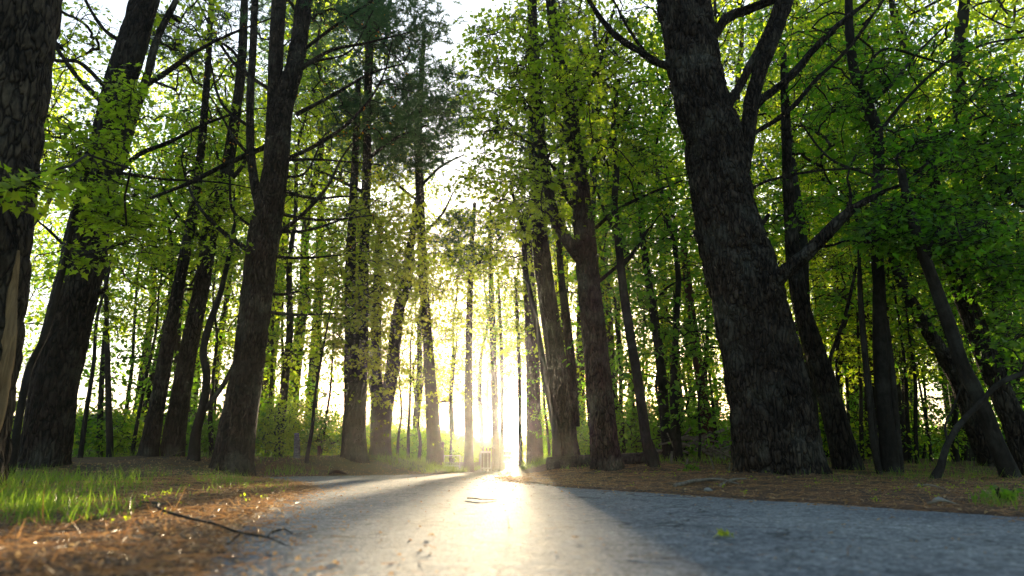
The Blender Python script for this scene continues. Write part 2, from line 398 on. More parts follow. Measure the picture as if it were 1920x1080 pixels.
# leaf outlines
MAPLE = np.array([(0, 0), (.26, -.04), (.24, .2), (.52, .36), (.24, .5), (0, 1), (-.24, .5), (-.52, .36), (-.24, .2), (-.26, -.04)], float)
OVAL = np.array([(0, 0), (.27, .28), (.24, .62), (0, 1), (-.24, .62), (-.27, .28)], float)
KITE = np.array([(0, 0), (.3, .45), (0, 1), (-.3, .45)], float)
BLADE = np.array([(-.02, 0), (.02, 0), (.012, .6), (0, 1), (-.012, .6)], float)
def leaves_mesh(name, C, D, Nn, size, shape, mat, base=(0, 0, 0), bend=.25, midx=None):
    """C centres, D stem direction, Nn face normal (n,3)"""
    D = D/(np.linalg.norm(D, axis=1)[:, None]+1e-9)
    X = np.cross(D, Nn); X /= np.linalg.norm(X, axis=1)[:, None]+1e-9
    Z = np.cross(X, D)
    s = np.asarray(size)[:, None, None]*np.ones((len(C), 1, 1))
    sx = shape[:, 0][None, :, None]; sy = shape[:, 1][None, :, None]
    V = C[:, None]+s*(sx*X[:, None]+sy*D[:, None]+(np.abs(sx)*bend-sy*sy*bend*.6)*Z[:, None])
    k = len(shape); Fq = np.arange(len(C)*k).reshape(-1, k)
    if name is None: return V.reshape(-1, 3)-np.asarray(base), Fq, mat
    return mesh_np(name, V.reshape(-1, 3)-np.asarray(base), [Fq], mat, midx, smooth=False)

def grow(skel, srad, targets, rng, tip=.004, up=.25, maxr=.05, m=5, droop=0., expo=.5):
    """attach every target to the nearest living wood; returns chains and radii"""
    nodes = np.zeros((len(skel)+len(targets)*m, 3)); n0 = len(skel); nodes[:n0] = skel; n = n0
    parent = np.full(len(nodes), -1); cnt = np.zeros(len(nodes))
    d0 = np.array([np.linalg.norm(skel-t, axis=1).min() for t in targets])
    order = np.argsort(d0+rng.random(len(d0))*.5)
    chains = []
    for k in order:
        t = targets[k]; dv = nodes[:n]-t; d = np.linalg.norm(dv, axis=1)
        pen = d+np.maximum(dv[:, 2], 0)*1.2*up-np.minimum(dv[:, 2], 0)*0+(np.arange(n) < n0)*(-.15)
        a = int(np.argmin(pen)); L = d[a]
        p0 = nodes[a].copy(); q = t-p0
        u = np.linspace(0, 1, m+1)[1:, None]
        side = rng.normal(size=3)*L*.10
        path = p0+q*u+np.sin(u*math.pi)*side+np.array([0, 0, 1.])*np.sin(u*math.pi)*L*(.10-droop)+rng.normal(size=(m, 3))*L*.02
        path[-1] = t
        ids = np.arange(n, n+m); nodes[ids] = path; parent[ids] = np.r_[a, ids[:-1]]
        n += m; chains.append(np.r_[a, ids])
        x = ids[-1]
        while x >= n0: cnt[x] += 1; x = parent[x]
    ch = np.array(chains); r = np.minimum(tip*np.maximum(cnt, 1)**expo, maxr)
    r[:n0] = 0
    C = nodes[ch]; Rr = r[ch]; Rr[:, 0] = Rr[:, 1]*1.15
    Rr[:, -1] = np.maximum(Rr[:, -1]*.8, tip*.6)
    return C, Rr

def sprays(C, n, r, rng, flat=.10, tilt=.42, dirs=None, drop=.15):
    """leaf centres, stems and normals round each spray centre"""
    k = len(C); a = rng.random((k, n))*2*math.pi; q = np.sqrt(rng.random((k, n)))*r*(.6+.8*rng.random((k, 1)))
    off = np.stack([np.cos(a)*q, np.sin(a)*q, rng.normal(size=(k, n))*r*flat-drop*q], -1)
    # tilt every spray as a whole
    tx = rng.normal(size=(k, 1, 2))*.3
    off[..., 2] += (off[..., :2]*tx).sum(-1)
    D = off*np.array([1, 1, .4])+rng.normal(size=off.shape)*r*.45; D[..., 2] -= r*.25
    Nn = np.zeros_like(off); Nn[..., 2] = 1; Nn[..., :2] = -tx; Nn += rng.normal(size=off.shape)*tilt
    return (C[:, None]+off).reshape(-1, 3), D.reshape(-1, 3), Nn.reshape(-1, 3)
def twiglets(C, n, r, rng):
    k = len(C); a = rng.random((k, n))*2*math.pi
    e = np.stack([np.cos(a)*r, np.sin(a)*r, rng.normal(size=(k, n))*r*.2-.1*r], -1)*(.6+.5*rng.random((k, n, 1)))
    c0 = np.repeat(C[:, None], n, 1); mid = c0+e*.5+rng.normal(size=e.shape)*r*.08
    ch = np.stack([c0, mid, c0+e], 2).reshape(-1, 3, 3)
    rr = np.tile([.005, .0035, .0016], (len(ch), 1)); return ch, rr
def needle_tufts(C, D, n, L, w, rng):
    """each tuft: n thin needles fanned round direction D"""
    k = len(C); D = D/(np.linalg.norm(D, axis=1)[:, None]+1e-9)
    d = D[:, None]*.7+rng.normal(size=(k, n, 3))*.55
    d /= np.linalg.norm(d, axis=2)[..., None]
    c = C[:, None]+D[:, None]*(rng.random((k, n, 1))-.5)*L*1.2
    s = np.cross(d, rng.normal(size=d.shape)); s /= np.linalg.norm(s, axis=2)[..., None]+1e-9
    l = L*(.7+.5*rng.random((k, n, 1)))
    V = np.stack([c-s*w, c+s*w, c+d*l], 2).reshape(-1, 3)
    return V, np.arange(len(V)).reshape(-1, 3)

# ------------------------------------------------------------------ trees given by their place in the photograph
def build_tree(name, label, Y, trunk, limbs=(), blobs=(), tufts=(), dead=(), bark='pine_bark', barkd=.012, seg=48, K=14, flare=.25,
               leaf='leaf', lsize=.085, shape=MAPLE, spray_r=.3, per=16, seed=1, group=None, cat='tree', buds=None, maxr=.045, step=.05, ivy=None, deadb=()):
    rng = np.random.default_rng(seed)
    def pt(q):
        dd = q[3] if len(q) > 3 else 0
        return P(q[0], q[1], Y+dd), rad(q[0], q[1], Y+dd, q[2])
    tp = [pt(q) for q in trunk]
    pts = [a for a, _ in tp]; rs = [b for _, b in tp]
    b0 = pts[0]; z = float(H(b0[0], b0[1]))
    base = np.array([b0[0], b0[1], z])
    if b0[2] > z+.01:                               # carry the stem down to the soil
        pts = [np.array([b0[0], b0[1], z])]+pts; rs = [rs[0]*1.05]+rs
    elif b0[2] < z-.01:
        pts[0] = base.copy()
        pts = [pts[0]]+[p for p in pts[1:] if p[2] > z+.1]; rs = rs[:1]+rs[len(rs)-len(pts)+1:]
    dirn = pts[1]-pts[0]; dirn /= np.linalg.norm(dirn)
    pts = [pts[0]-dirn*.12-np.array([0, 0, .08])]+pts; rs = [rs[0]*1.02]+rs
    root = empty(name, base, label, cat, group)
    link('trunk', tube_mesh('trunk', pts, rs, M[bark], base, seg=seg, step=step, bark=barkd, K=K, seed=seed % 40, flare=flare), root)
    sk = []
    p, r, s = smooth_path(pts, rs, .25); sk.append(p[s > 1.2])
    for l in limbs:
        lp = [pt(q) for q in l]; a = [x for x, _ in lp]; rr = [y for _, y in lp]
        link('limb', tube_mesh('limb', a, rr, M[bark], base, seg=max(8, seg//3), step=max(.04, step), bark=barkd*.5, K=6, seed=(seed+7) % 40), root)
        sk.append(smooth_path(a, rr, .2)[0])
    sk = np.vstack(sk)
    if len(sk) < 2: sk = p[-2:]
    T = []
    leaf_sets = []; CR = []
    def blob_points(u, v, ru, rv, n, dy=0, dr=1.0):
        a = rng.random(n)*2*math.pi; q = np.sqrt(rng.random(n))
        uu = u+np.cos(a)*q*ru; vv = v+np.sin(a)*q*rv; yy = Y+dy+(rng.random(n)*2-1)*dr
        return np.array([P(x, y_, max(2.0, z_)) for x, y_, z_ in zip(uu, vv, yy)])
    for bl in blobs:
        t_ = blob_points(*bl); T.append(t_); leaf_sets.append(t_)
    TT = []
    for bl in tufts:
        t_ = blob_points(*bl); T.append(t_); TT.append(t_)
    for bl in deadb: T.append(blob_points(*bl))
    for d_ in dead: T.append(np.array([P(q[0], q[1], Y+(q[2] if len(q) > 2 else 0)) for q in d_]))
    if T:
        T = np.vstack(T)
        T = T[T[:, 2] > z+.3]
        C, Rr = grow(sk, None, T, rng, tip=.0055 if len(deadb) else .0035, maxr=maxr)
        CR.append(chains_mesh(None, C, Rr, M[bark], 5, base))
    if leaf_sets:
        LC = np.vstack(leaf_sets); c, d, nn = sprays(LC, per, spray_r, rng)
        sz = lsize*(.42+.95*rng.random(len(c)))
        CR.append(leaves_mesh(None, c, d, nn, sz, shape, M[leaf], base))
        ch, rr = twiglets(LC, 5, spray_r*1.0, rng)
        CR.append(chains_mesh(None, ch, rr, M[bark], 3, base))
    if TT:
        LC = np.vstack(TT); k = 7
        c = (LC[:, None]+rng.normal(size=(len(LC), k, 3))*np.array([.24, .24, .08])).reshape(-1, 3)
        D = c-np.repeat(LC, k, 0)+np.array([0, 0, .12])
        V, Fq = needle_tufts(c, D, 20, .17, .006+.00028*Y, rng)
        CR.append((V-base, Fq, M['needle']))
        ch = np.stack([np.repeat(LC, k, 0), (np.repeat(LC, k, 0)+c)/2+.02, c], 1)
        CR.append(chains_mesh(None, ch, np.tile([.005, .004, .003], (len(ch), 1)), M[bark], 3, base))
    if CR: link('crown', combine('crown', CR), root)
    if buds is not None:
        n = buds[0]; ci = C.reshape(-1, 3)[rng.integers(0, C.shape[0]*C.shape[1], n)]
        q = np.stack([rng.normal(size=n), rng.normal(size=n), rng.normal(size=n)], -1)
        link('orange_buds', leaves_mesh('orange_buds', ci, q, rng.normal(size=(n, 3)), np.full(n, .05), OVAL, M['bud'], base), root)  # small orange buds scattered along the branches
    if ivy is not None:                               # climber leaves on the stem
        n, s0, s1 = ivy; k = rng.integers(int(len(p)*s0), max(int(len(p)*s1), 1), n)
        q = rng.normal(size=(n, 3)); q[:, 2] *= .3; q /= np.linalg.norm(q, axis=1)[:, None]
        c = p[k]+q*(r[k]*1.05+.10*rng.random(n))[:, None]+rng.normal(size=(n, 3))*np.array([0.02, .02, .15])
        link('ivy', leaves_mesh('ivy', c, q+np.array([0, 0, -.6]), q+rng.normal(size=(n, 3))*.3, .09*(.6+.7*rng.random(n)), shape, M[leaf], base), root)
    return root


# ================================================================== the trees that can be told apart
# left side
build_tree('pine_tree', 'thick grey furrowed trunk cut by the left edge, pale torn wood along its right flank', 4.6,
  [(-88, 852, 175), (-62, 700, 165), (-42, 540, 160), (-10, 300, 150), (5, 120, 165), (15, 0, 172), (30, -200, 170)],
  bark='grey_bark', barkd=.022, seg=150, step=.03, K=12, flare=.15, seed=3)
_t = bpy.data.objects['pine_tree']; _b = np.array(_t.location)
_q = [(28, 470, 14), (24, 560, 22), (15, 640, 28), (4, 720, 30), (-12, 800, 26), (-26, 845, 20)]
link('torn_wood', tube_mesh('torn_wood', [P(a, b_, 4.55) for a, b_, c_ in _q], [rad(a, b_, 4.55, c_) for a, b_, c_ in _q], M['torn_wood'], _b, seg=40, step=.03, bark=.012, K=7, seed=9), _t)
build_tree('pine_tree', 'dark leaning pine standing between the left edge trunk and the twin trunks', 8.6,
  [(84, 866, 84), (108, 700, 82), (145, 540, 80), (167, 430, 75), (190, 330, 66), (207, 250, 60), (225, 160, 56), (250, 80, 52), (272, 0, 50), (330, -250, 40)],
  limbs=[[(228, 300, 20), (250, 220, 18), (274, 150, 16), (292, 80, 14), (330, 0, 12)],
         [(215, 330, 11), (260, 290, 10), (310, 270, 9), (400, 226, 6), (470, 206, 4), (540, 200, 2)],
         [(260, 168, 13), (320, 130, 11), (370, 95, 8), (430, 65, 6), (515, 32, 3)],
         [(215, 322, 8), (300, 335, 6), (400, 341, 4), (492, 356, 2)],
         [(200, 200, 12), (150, 150, 10), (110, 95, 8), (70, 20, 6)],
         [(195, 160, 10), (150, 118, 8), (100, 112, 7, -.6), (30, 80, 5, -1.2)],
         [(190, 270, 8), (130, 262, 6), (60, 250, 4, -.5)],
         [(250, 90, 9), (200, 60, 8), (165, 10, 6), (140, -60, 5)],
         [(135, 480, 7), (100, 440, 6), (60, 405, 4), (20, 380, 3)],
         [(185, 470, 7), (215, 460, 6), (250, 448, 4)],
         [(180, 548, 14, -.1), (192, 545, 10, -.15), (198, 538, 7, -.2)]],
  dead=[[(330, 60), (360, 20, .3), (300, 200), (410, 150), (450, 250), (350, 180), (90, 180), (60, 320), (420, 20), (280, 240), (340, 360), (100, 60)]],
  tufts=[(350, 90, 60, 60, 14, 3.5, 1.5)], blobs=[(130, 70, 70, 80, 26, 1.5, 1.2), (340, 40, 90, 60, 26, 1.5, 1.2)],
  barkd=.014, flare=.12, seg=96, step=.03, seed=5, buds=(30,), deadb=[(330, 150, 140, 160, 64, .5, .8), (110, 150, 70, 130, 34, .3, .6), (90, 470, 60, 90, 14, .3, .5)])
build_tree('pine_tree', 'left trunk of the dark twin pair, leaning right above the grassy bank', 12.6,
  [(276, 862, 36), (298, 740, 29), (327, 580, 24), (342, 500, 21), (362, 400, 20), (375, 300, 16), (388, 150, 13), (400, -60, 10)], seed=6, seg=40, step=.06,
  blobs=[(330, 380, 80, 110, 110, .5, 1.2)], leaf='leaf', lsize=.08, group='twin trunks')
build_tree('pine_tree', 'right and thicker trunk of the dark twin pair above the grassy bank', 12.9,
  [(320, 864, 46), (339, 740, 36), (365, 600, 31), (382, 520, 28), (395, 430, 28), (420, 350, 26), (432, 280, 22), (450, 150, 18), (460, -60, 14)],
  limbs=[[(385, 480, 10), (370, 440, 9), (330, 400, 6), (300, 340, 4)], [(420, 350, 10), (455, 310, 8), (470, 230, 5)]],
  blobs=[(420, 320, 60, 120, 110, .3, 1.2), (280, 520, 130, 90, 110, 1, 1.5), (290, 290, 110, 90, 60, 1, 1.5), (300, 110, 120, 100, 26, 1.5, 1.5), (110, 250, 60, 130, 30, 1.5, 1.2), (420, 130, 60, 100, 12, 1, 1.2)], seed=8, seg=40, step=.06, group='twin trunks')
build_tree('pine_tree', 'big three stemmed pine left of centre with bare spreading dead branches', 11.2,
  [(436, 867, 74), (448, 780, 66), (462, 700, 60), (483, 540, 57), (495, 440, 58), (508, 370, 52), (520, 290, 46), (530, 200, 42), (553, 120, 34), (570, 0, 30), (590, -200, 22)],
  limbs=[[(506, 330, 30), (513, 240, 31), (517, 120, 29), (523, 0, 27), (530, -150, 22)],
         [(488, 400, 20), (472, 310, 17), (469, 200, 16), (474, 100, 14), (480, -50, 12)],
         [(480, 480, 11), (445, 455, 10), (410, 428, 8), (372, 386, 6), (350, 340, 4), (340, 300, 3)],
         [(505, 272, 12), (430, 305, 10), (350, 345, 8), (280, 372, 6), (232, 388, 4)],
         [(505, 450, 10), (560, 408, 8), (610, 355, 7), (645, 290, 5), (690, 235, 3)],
         [(510, 435, 8), (575, 432, 6), (650, 408, 4)],
         [(512, 300, 8), (580, 299, 6), (640, 302, 4), (720, 310, 3)],
         [(515, 352, 8), (590, 372, 6), (650, 368, 4), (730, 380, 2)],
         [(510, 398, 8), (590, 412, 6), (700, 404, 3)],
         [(500, 480, 8), (570, 484, 5), (640, 478, 3)],
         [(500, 585, 8), (545, 590, 6), (630, 588, 3)],
         [(498, 550, 7), (530, 552, 6), (560, 546, 4)],
         [(535, 300, 9), (600, 268, 8), (670, 215, 6), (715, 150, 4), (735, 80, 3)],
         [(555, 215, 9), (630, 175, 7), (690, 140, 5), (760, 118, 3)],
         [(560, 130, 9), (620, 95, 7), (690, 80, 5), (770, 60, 3)],
         [(560, 100, 8), (640, 40, 6), (700, 0, 5), (750, -40, 4)],
         [(525, 180, 8), (580, 120, 6), (650, 100, 4), (700, 20, 3)],
         [(510, 170, 8), (450, 130, 7), (400, 60, 5), (370, 0, 4)],
         [(470, 240, 7), (420, 200, 6), (395, 120, 4), (380, 60, 3)],
         [(470, 150, 7), (430, 90, 6), (350, 60, 4), (280, 20, 3)],
         [(475, 300, 8), (440, 260, 6), (400, 190, 4), (350, 130, 3)],
         [(480, 430, 7), (440, 400, 6), (430, 330, 4)],
         [(520, 330, 7), (560, 330, 5), (610, 250, 3)]],
  dead=[[(640, 330, .4), (600, 320, .3), (560, 255), (620, 200, .6), (680, 100), (730, 230, .5), (590, 40), (420, 60), (330, 90, -.5), (300, 140), (380, 250), (620, 440, .5), (690, 350), (400, 380), (660, 30), (700, 180, 1), (600, 150, 1), (590, 480), (560, 60), (760, 180), (720, 60)]],
  tufts=[(420, 40, 60, 50, 8, 1, 1.5), (660, 20, 80, 40, 18, 1, 1.5)],
  barkd=.014, seg=96, step=.03, seed=9, buds=(260,), maxr=.03, deadb=[(660, 160, 120, 160, 90, .6, .9), (640, 390, 100, 80, 44, .5, .7), (410, 200, 90, 180, 70, .3, .8), (600, 60, 130, 60, 36, .4, .8), (590, 540, 60, 60, 12, .4, .5)])
build_tree('crooked_tree', 'thin crooked forked tree between the twin trunks and the three stemmed pine', 11.8,
  [(362, 868, 22), (368, 810, 18), (380, 765, 16), (387, 700, 15), (381, 660, 14), (392, 610, 13), (410, 560, 11), (425, 500, 9), (440, 420, 7)],
  limbs=[[(374, 780, 11), (395, 755, 10), (420, 720, 9), (436, 690, 8), (470, 640, 5), (500, 590, 4)]],
  blobs=[(420, 420, 60, 90, 40, .5, 1.5), (470, 640, 50, 60, 18, .8, .8)], bark='smooth_bark', barkd=.004, seg=20, step=.06, seed=10)
build_tree('maple_tree', 'slender maple hanging bright leaves in front of the second left trunk', 7.2,
  [(22, 872, 15), (40, 760, 14), (55, 690, 13), (84, 630, 12), (105, 560, 11), (122, 490, 10), (140, 400, 9), (170, 300, 8), (200, 180, 7), (215, 100, 5)],
  blobs=[(205, 385, 62, 50, 46, .0, .5), (190, 300, 80, 60, 26, .3, .6), (150, 230, 70, 70, 26, .3, .8), (245, 175, 40, 60, 16, -.3, .4), (110, 330, 40, 50, 14, 0, .6), (250, 440, 70, 40, 18, .3, .6), (30, 345, 40, 14, 9, -3.2, .2), (150, 470, 50, 40, 8, .4, .5)],
  bark='smooth_bark', barkd=.003, seg=20, step=.06, spray_r=.24, per=18, lsize=.075, seed=11, flare=.1, maxr=.02)
# centre
build_tree('pine_tree', 'thick dark pine left of the road bend, bright leaves halfway up its trunk', 16,
  [(663, 862, 48), (665, 780, 44), (672, 710, 32), (680, 620, 21), (681, 520, 19), (684, 420, 18), (688, 300, 17), (690, 180, 15), (694, 60, 18), (700, -120, 12)],
  limbs=[[(662, 770, 34), (659, 700, 28), (658, 620, 24), (657, 520, 20), (660, 420, 17), (666, 300, 14), (672, 150, 10)],
         [(688, 300, 8), (740, 260, 6), (800, 235, 4)], [(680, 360, 8), (620, 330, 6), (570, 310, 4)]],
  blobs=[(690, 470, 85, 95, 150, 0, 1.6), (665, 610, 50, 80, 60, -.3, .6), (720, 370, 60, 60, 40, 0, 1), (620, 560, 50, 90, 40, .5, 1.4)],
  tufts=[(680, 120, 110, 110, 120, 1, 2.2), (700, 240, 110, 50, 75, 1, 2), (750, 40, 90, 60, 75, .5, 2)],
  leaf='leaf_bright', lsize=.10, spray_r=.35, seed=12, seg=48, step=.06, ivy=(260, .10, .5))
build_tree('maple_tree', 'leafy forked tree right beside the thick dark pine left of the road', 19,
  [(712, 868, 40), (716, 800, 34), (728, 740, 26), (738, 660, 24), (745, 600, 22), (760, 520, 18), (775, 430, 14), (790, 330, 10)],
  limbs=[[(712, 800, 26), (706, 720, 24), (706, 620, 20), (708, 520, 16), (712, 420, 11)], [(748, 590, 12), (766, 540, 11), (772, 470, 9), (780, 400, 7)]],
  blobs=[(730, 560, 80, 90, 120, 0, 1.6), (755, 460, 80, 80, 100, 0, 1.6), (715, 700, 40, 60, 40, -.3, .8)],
  leaf='leaf_bright', lsize=.11, spray_r=.38, seed=13, seg=36, step=.08, ivy=(260, .05, .8))
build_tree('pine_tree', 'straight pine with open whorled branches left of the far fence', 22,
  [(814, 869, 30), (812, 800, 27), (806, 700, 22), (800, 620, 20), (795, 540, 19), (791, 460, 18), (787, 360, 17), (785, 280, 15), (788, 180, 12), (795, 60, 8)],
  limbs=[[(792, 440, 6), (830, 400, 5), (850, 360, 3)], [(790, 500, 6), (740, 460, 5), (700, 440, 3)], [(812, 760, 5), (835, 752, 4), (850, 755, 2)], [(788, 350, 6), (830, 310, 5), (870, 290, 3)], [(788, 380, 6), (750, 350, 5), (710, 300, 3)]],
  blobs=[(830, 560, 70, 60, 60, 0, 2), (820, 690, 40, 60, 22, 0, 1)], leaf='leaf_bright', lsize=.11, spray_r=.4,
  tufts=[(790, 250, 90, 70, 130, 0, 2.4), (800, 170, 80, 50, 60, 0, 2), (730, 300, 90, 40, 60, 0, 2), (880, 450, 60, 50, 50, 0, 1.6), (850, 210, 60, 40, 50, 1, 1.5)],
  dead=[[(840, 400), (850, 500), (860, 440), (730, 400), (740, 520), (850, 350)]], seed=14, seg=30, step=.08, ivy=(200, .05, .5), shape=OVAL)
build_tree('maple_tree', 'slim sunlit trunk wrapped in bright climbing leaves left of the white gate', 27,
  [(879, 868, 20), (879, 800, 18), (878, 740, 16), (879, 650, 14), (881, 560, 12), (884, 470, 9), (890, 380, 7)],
  blobs=[(880, 600, 50, 90, 50, 0, 2), (890, 460, 90, 70, 120, 0, 2)], leaf='leaf_bright', lsize=.12, spray_r=.42, seed=15, seg=24, step=.1, ivy=(500, .25, .95), shape=OVAL)
build_tree('maple_tree', 'slim leaf wrapped trunk directly behind the white gate beside the sun', 32.5,
  [(930, 876, 15), (929, 800, 14), (926, 700, 13), (923, 600, 12), (920, 500, 10), (918, 400, 8)],
  blobs=[(925, 560, 60, 90, 70, 0, 2.2), (925, 430, 90, 80, 110, 0, 2.2)], leaf='leaf_bright', lsize=.13, spray_r=.45, seed=16, seg=20, step=.12, ivy=(380, .2, .9), shape=OVAL)
build_tree('sapling', 'very thin pole of a tree just left of the sun disc', 31.5,
  [(940, 876, 9), (941, 780, 8), (941, 700, 7), (938, 600, 6), (934, 520, 4)], blobs=[(945, 600, 55, 90, 60, 0, 1.4)], leaf='leaf_deep', lsize=.12, spray_r=.4, seed=17, seg=14, step=.15, shape=OVAL, bark='smooth_bark', barkd=.003)
build_tree('sapling', 'thin pole of a tree standing just right of the sun disc', 25,
  [(976, 872, 9), (975, 800, 9), (974, 700, 8), (970, 600, 7), (966, 520, 5)], blobs=[(968, 570, 45, 95, 70, 0, 1.4), (960, 690, 24, 36, 10, 0, .6)], leaf='leaf_deep', lsize=.12, spray_r=.4, seed=18, seg=14, step=.12, shape=OVAL, bark='smooth_bark', barkd=.003)
build_tree('maple_tree', 'sun washed broad trunk immediately right of the sun', 21,
  [(1003, 868, 32), (1001, 780, 30), (1000, 700, 28), (996, 600, 26), (990, 500, 22), (985, 400, 18)],
  blobs=[(1000, 620, 55, 110, 60, 0, 1.6), (985, 480, 80, 80, 70, 0, 2)], leaf='leaf', lsize=.11, spray_r=.4, seed=19, seg=30, step=.1, ivy=(160, .2, .9), shape=OVAL)
build_tree('pine_tree', 'dark pair forming pine left of the tall forked tree, its top leaning left', 14,
  [(1062, 862, 52), (1056, 800, 47), (1048, 720, 42), (1038, 640, 38), (1024, 540, 34), (1016, 480, 34), (1010, 400, 28), (1003, 300, 24), (998, 150, 18), (995, -50, 14)],
  limbs=[[(1075, 800, 24), (1072, 700, 20), (1062, 600, 17), (1052, 520, 14), (1046, 440, 10)]],
  blobs=[(1000, 380, 80, 80, 40, 0, 1.5)], tufts=[(960, 220, 60, 60, 14, 0, 1.5)], seed=20, seg=48, step=.06, leaf='leaf')
build_tree('slim_tree', 'thin dark stem crossing in front of the trunk right of the sun', 12.5,
  [(1046, 850, 14), (1032, 760, 13), (1015, 660, 12), (1000, 580, 11), (986, 510, 10), (980, 430, 8), (960, 360, 6)],
  blobs=[(940, 380, 110, 70, 90, 0, 1.2), (900, 490, 90, 30, 36, 0, 1)], bark='smooth_bark', barkd=.004, seg=20, step=.06, seed=21)
build_tree('maple_tree', 'tall dark forked tree right of the sun, log lying behind its base', 9.9,
  [(1140, 898, 62), (1133, 840, 54), (1126, 760, 50), (1120, 700, 49), (1112, 620, 47), (1104, 540, 46), (1096, 450, 43), (1090, 380, 38), (1081, 300, 32), (1072, 230, 28), (1058, 160, 24), (1045, 100, 20), (1032, 0, 18), (1020, -150, 12)],
  limbs=[[(1092, 490, 26), (1066, 455, 23), (1045, 420, 21), (1028, 350, 20), (1019, 290, 18), (1012, 200, 15), (1006, 100, 12), (1000, -40, 9)],
         [(1088, 400, 11), (1066, 375, 10), (1050, 330, 9), (1026, 300, 6)], [(1116, 428, 8), (1150, 398, 7), (1190, 376, 6), (1280, 338, 4)],
         [(1075, 240, 12), (1100, 170, 10), (1130, 100, 8), (1150, 20, 6)], [(1120, 530, 8), (1150, 505, 7), (1180, 480, 5)], [(1085, 330, 8), (1130, 280, 6), (1180, 200, 4)]],
  blobs=[(1010, 110, 130, 110, 130, 0, 1.5), (1095, 120, 110, 120, 100, 0, 1.5), (1110, 290, 110, 80, 70, 0, 1.2), (950, 250, 100, 90, 60, .5, 1.5), (1200, 150, 70, 130, 60, .5, 1.2), (920, 130, 70, 110, 50, 0, 1.2), (1000, 380, 80, 60, 30, 0, 1), (1210, 330, 60, 70, 30, .5, 1)],
  bark='pine_bark', barkd=.012, seg=90, step=.03, seed=22, leaf='leaf', lsize=.078, spray_r=.3, per=17)
# right side
build_tree('slim_tree', 'slim dark tree with a split base between the tall forked tree and the giant pine', 9.8,
  [(1226, 892, 22), (1215, 840, 20), (1204, 770, 19), (1194, 700, 18), (1180, 620, 18), (1168, 540, 17), (1160, 460, 15), (1152, 380, 14), (1156, 320, 12), (1150, 240, 10), (1160, 150, 8)],
  limbs=[[(1234, 890, 14), (1226, 850, 12), (1218, 826, 10)], [(1166, 500, 8), (1190, 470, 7), (1215, 430, 5)], [(1158, 440, 7), (1135, 400, 6), (1120, 360, 4)]],
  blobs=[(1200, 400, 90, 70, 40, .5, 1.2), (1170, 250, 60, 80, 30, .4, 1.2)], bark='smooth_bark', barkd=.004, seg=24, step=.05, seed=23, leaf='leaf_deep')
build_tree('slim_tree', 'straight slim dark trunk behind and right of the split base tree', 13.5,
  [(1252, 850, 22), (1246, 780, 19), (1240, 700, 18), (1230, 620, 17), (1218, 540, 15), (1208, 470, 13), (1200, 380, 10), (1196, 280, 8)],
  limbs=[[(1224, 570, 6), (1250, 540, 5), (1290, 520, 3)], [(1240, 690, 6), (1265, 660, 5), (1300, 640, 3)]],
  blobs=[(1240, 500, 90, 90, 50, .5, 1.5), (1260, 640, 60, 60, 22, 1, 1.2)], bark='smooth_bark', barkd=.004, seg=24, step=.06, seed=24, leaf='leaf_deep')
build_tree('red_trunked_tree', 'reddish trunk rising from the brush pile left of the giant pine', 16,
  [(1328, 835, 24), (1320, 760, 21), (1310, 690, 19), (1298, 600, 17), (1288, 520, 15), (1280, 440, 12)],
  blobs=[(1290, 480, 70, 80, 40, 1, 1.5)], bark='red_bark', barkd=.008, seg=28, step=.06, seed=25, leaf='leaf_deep', lsize=.1, shape=OVAL)
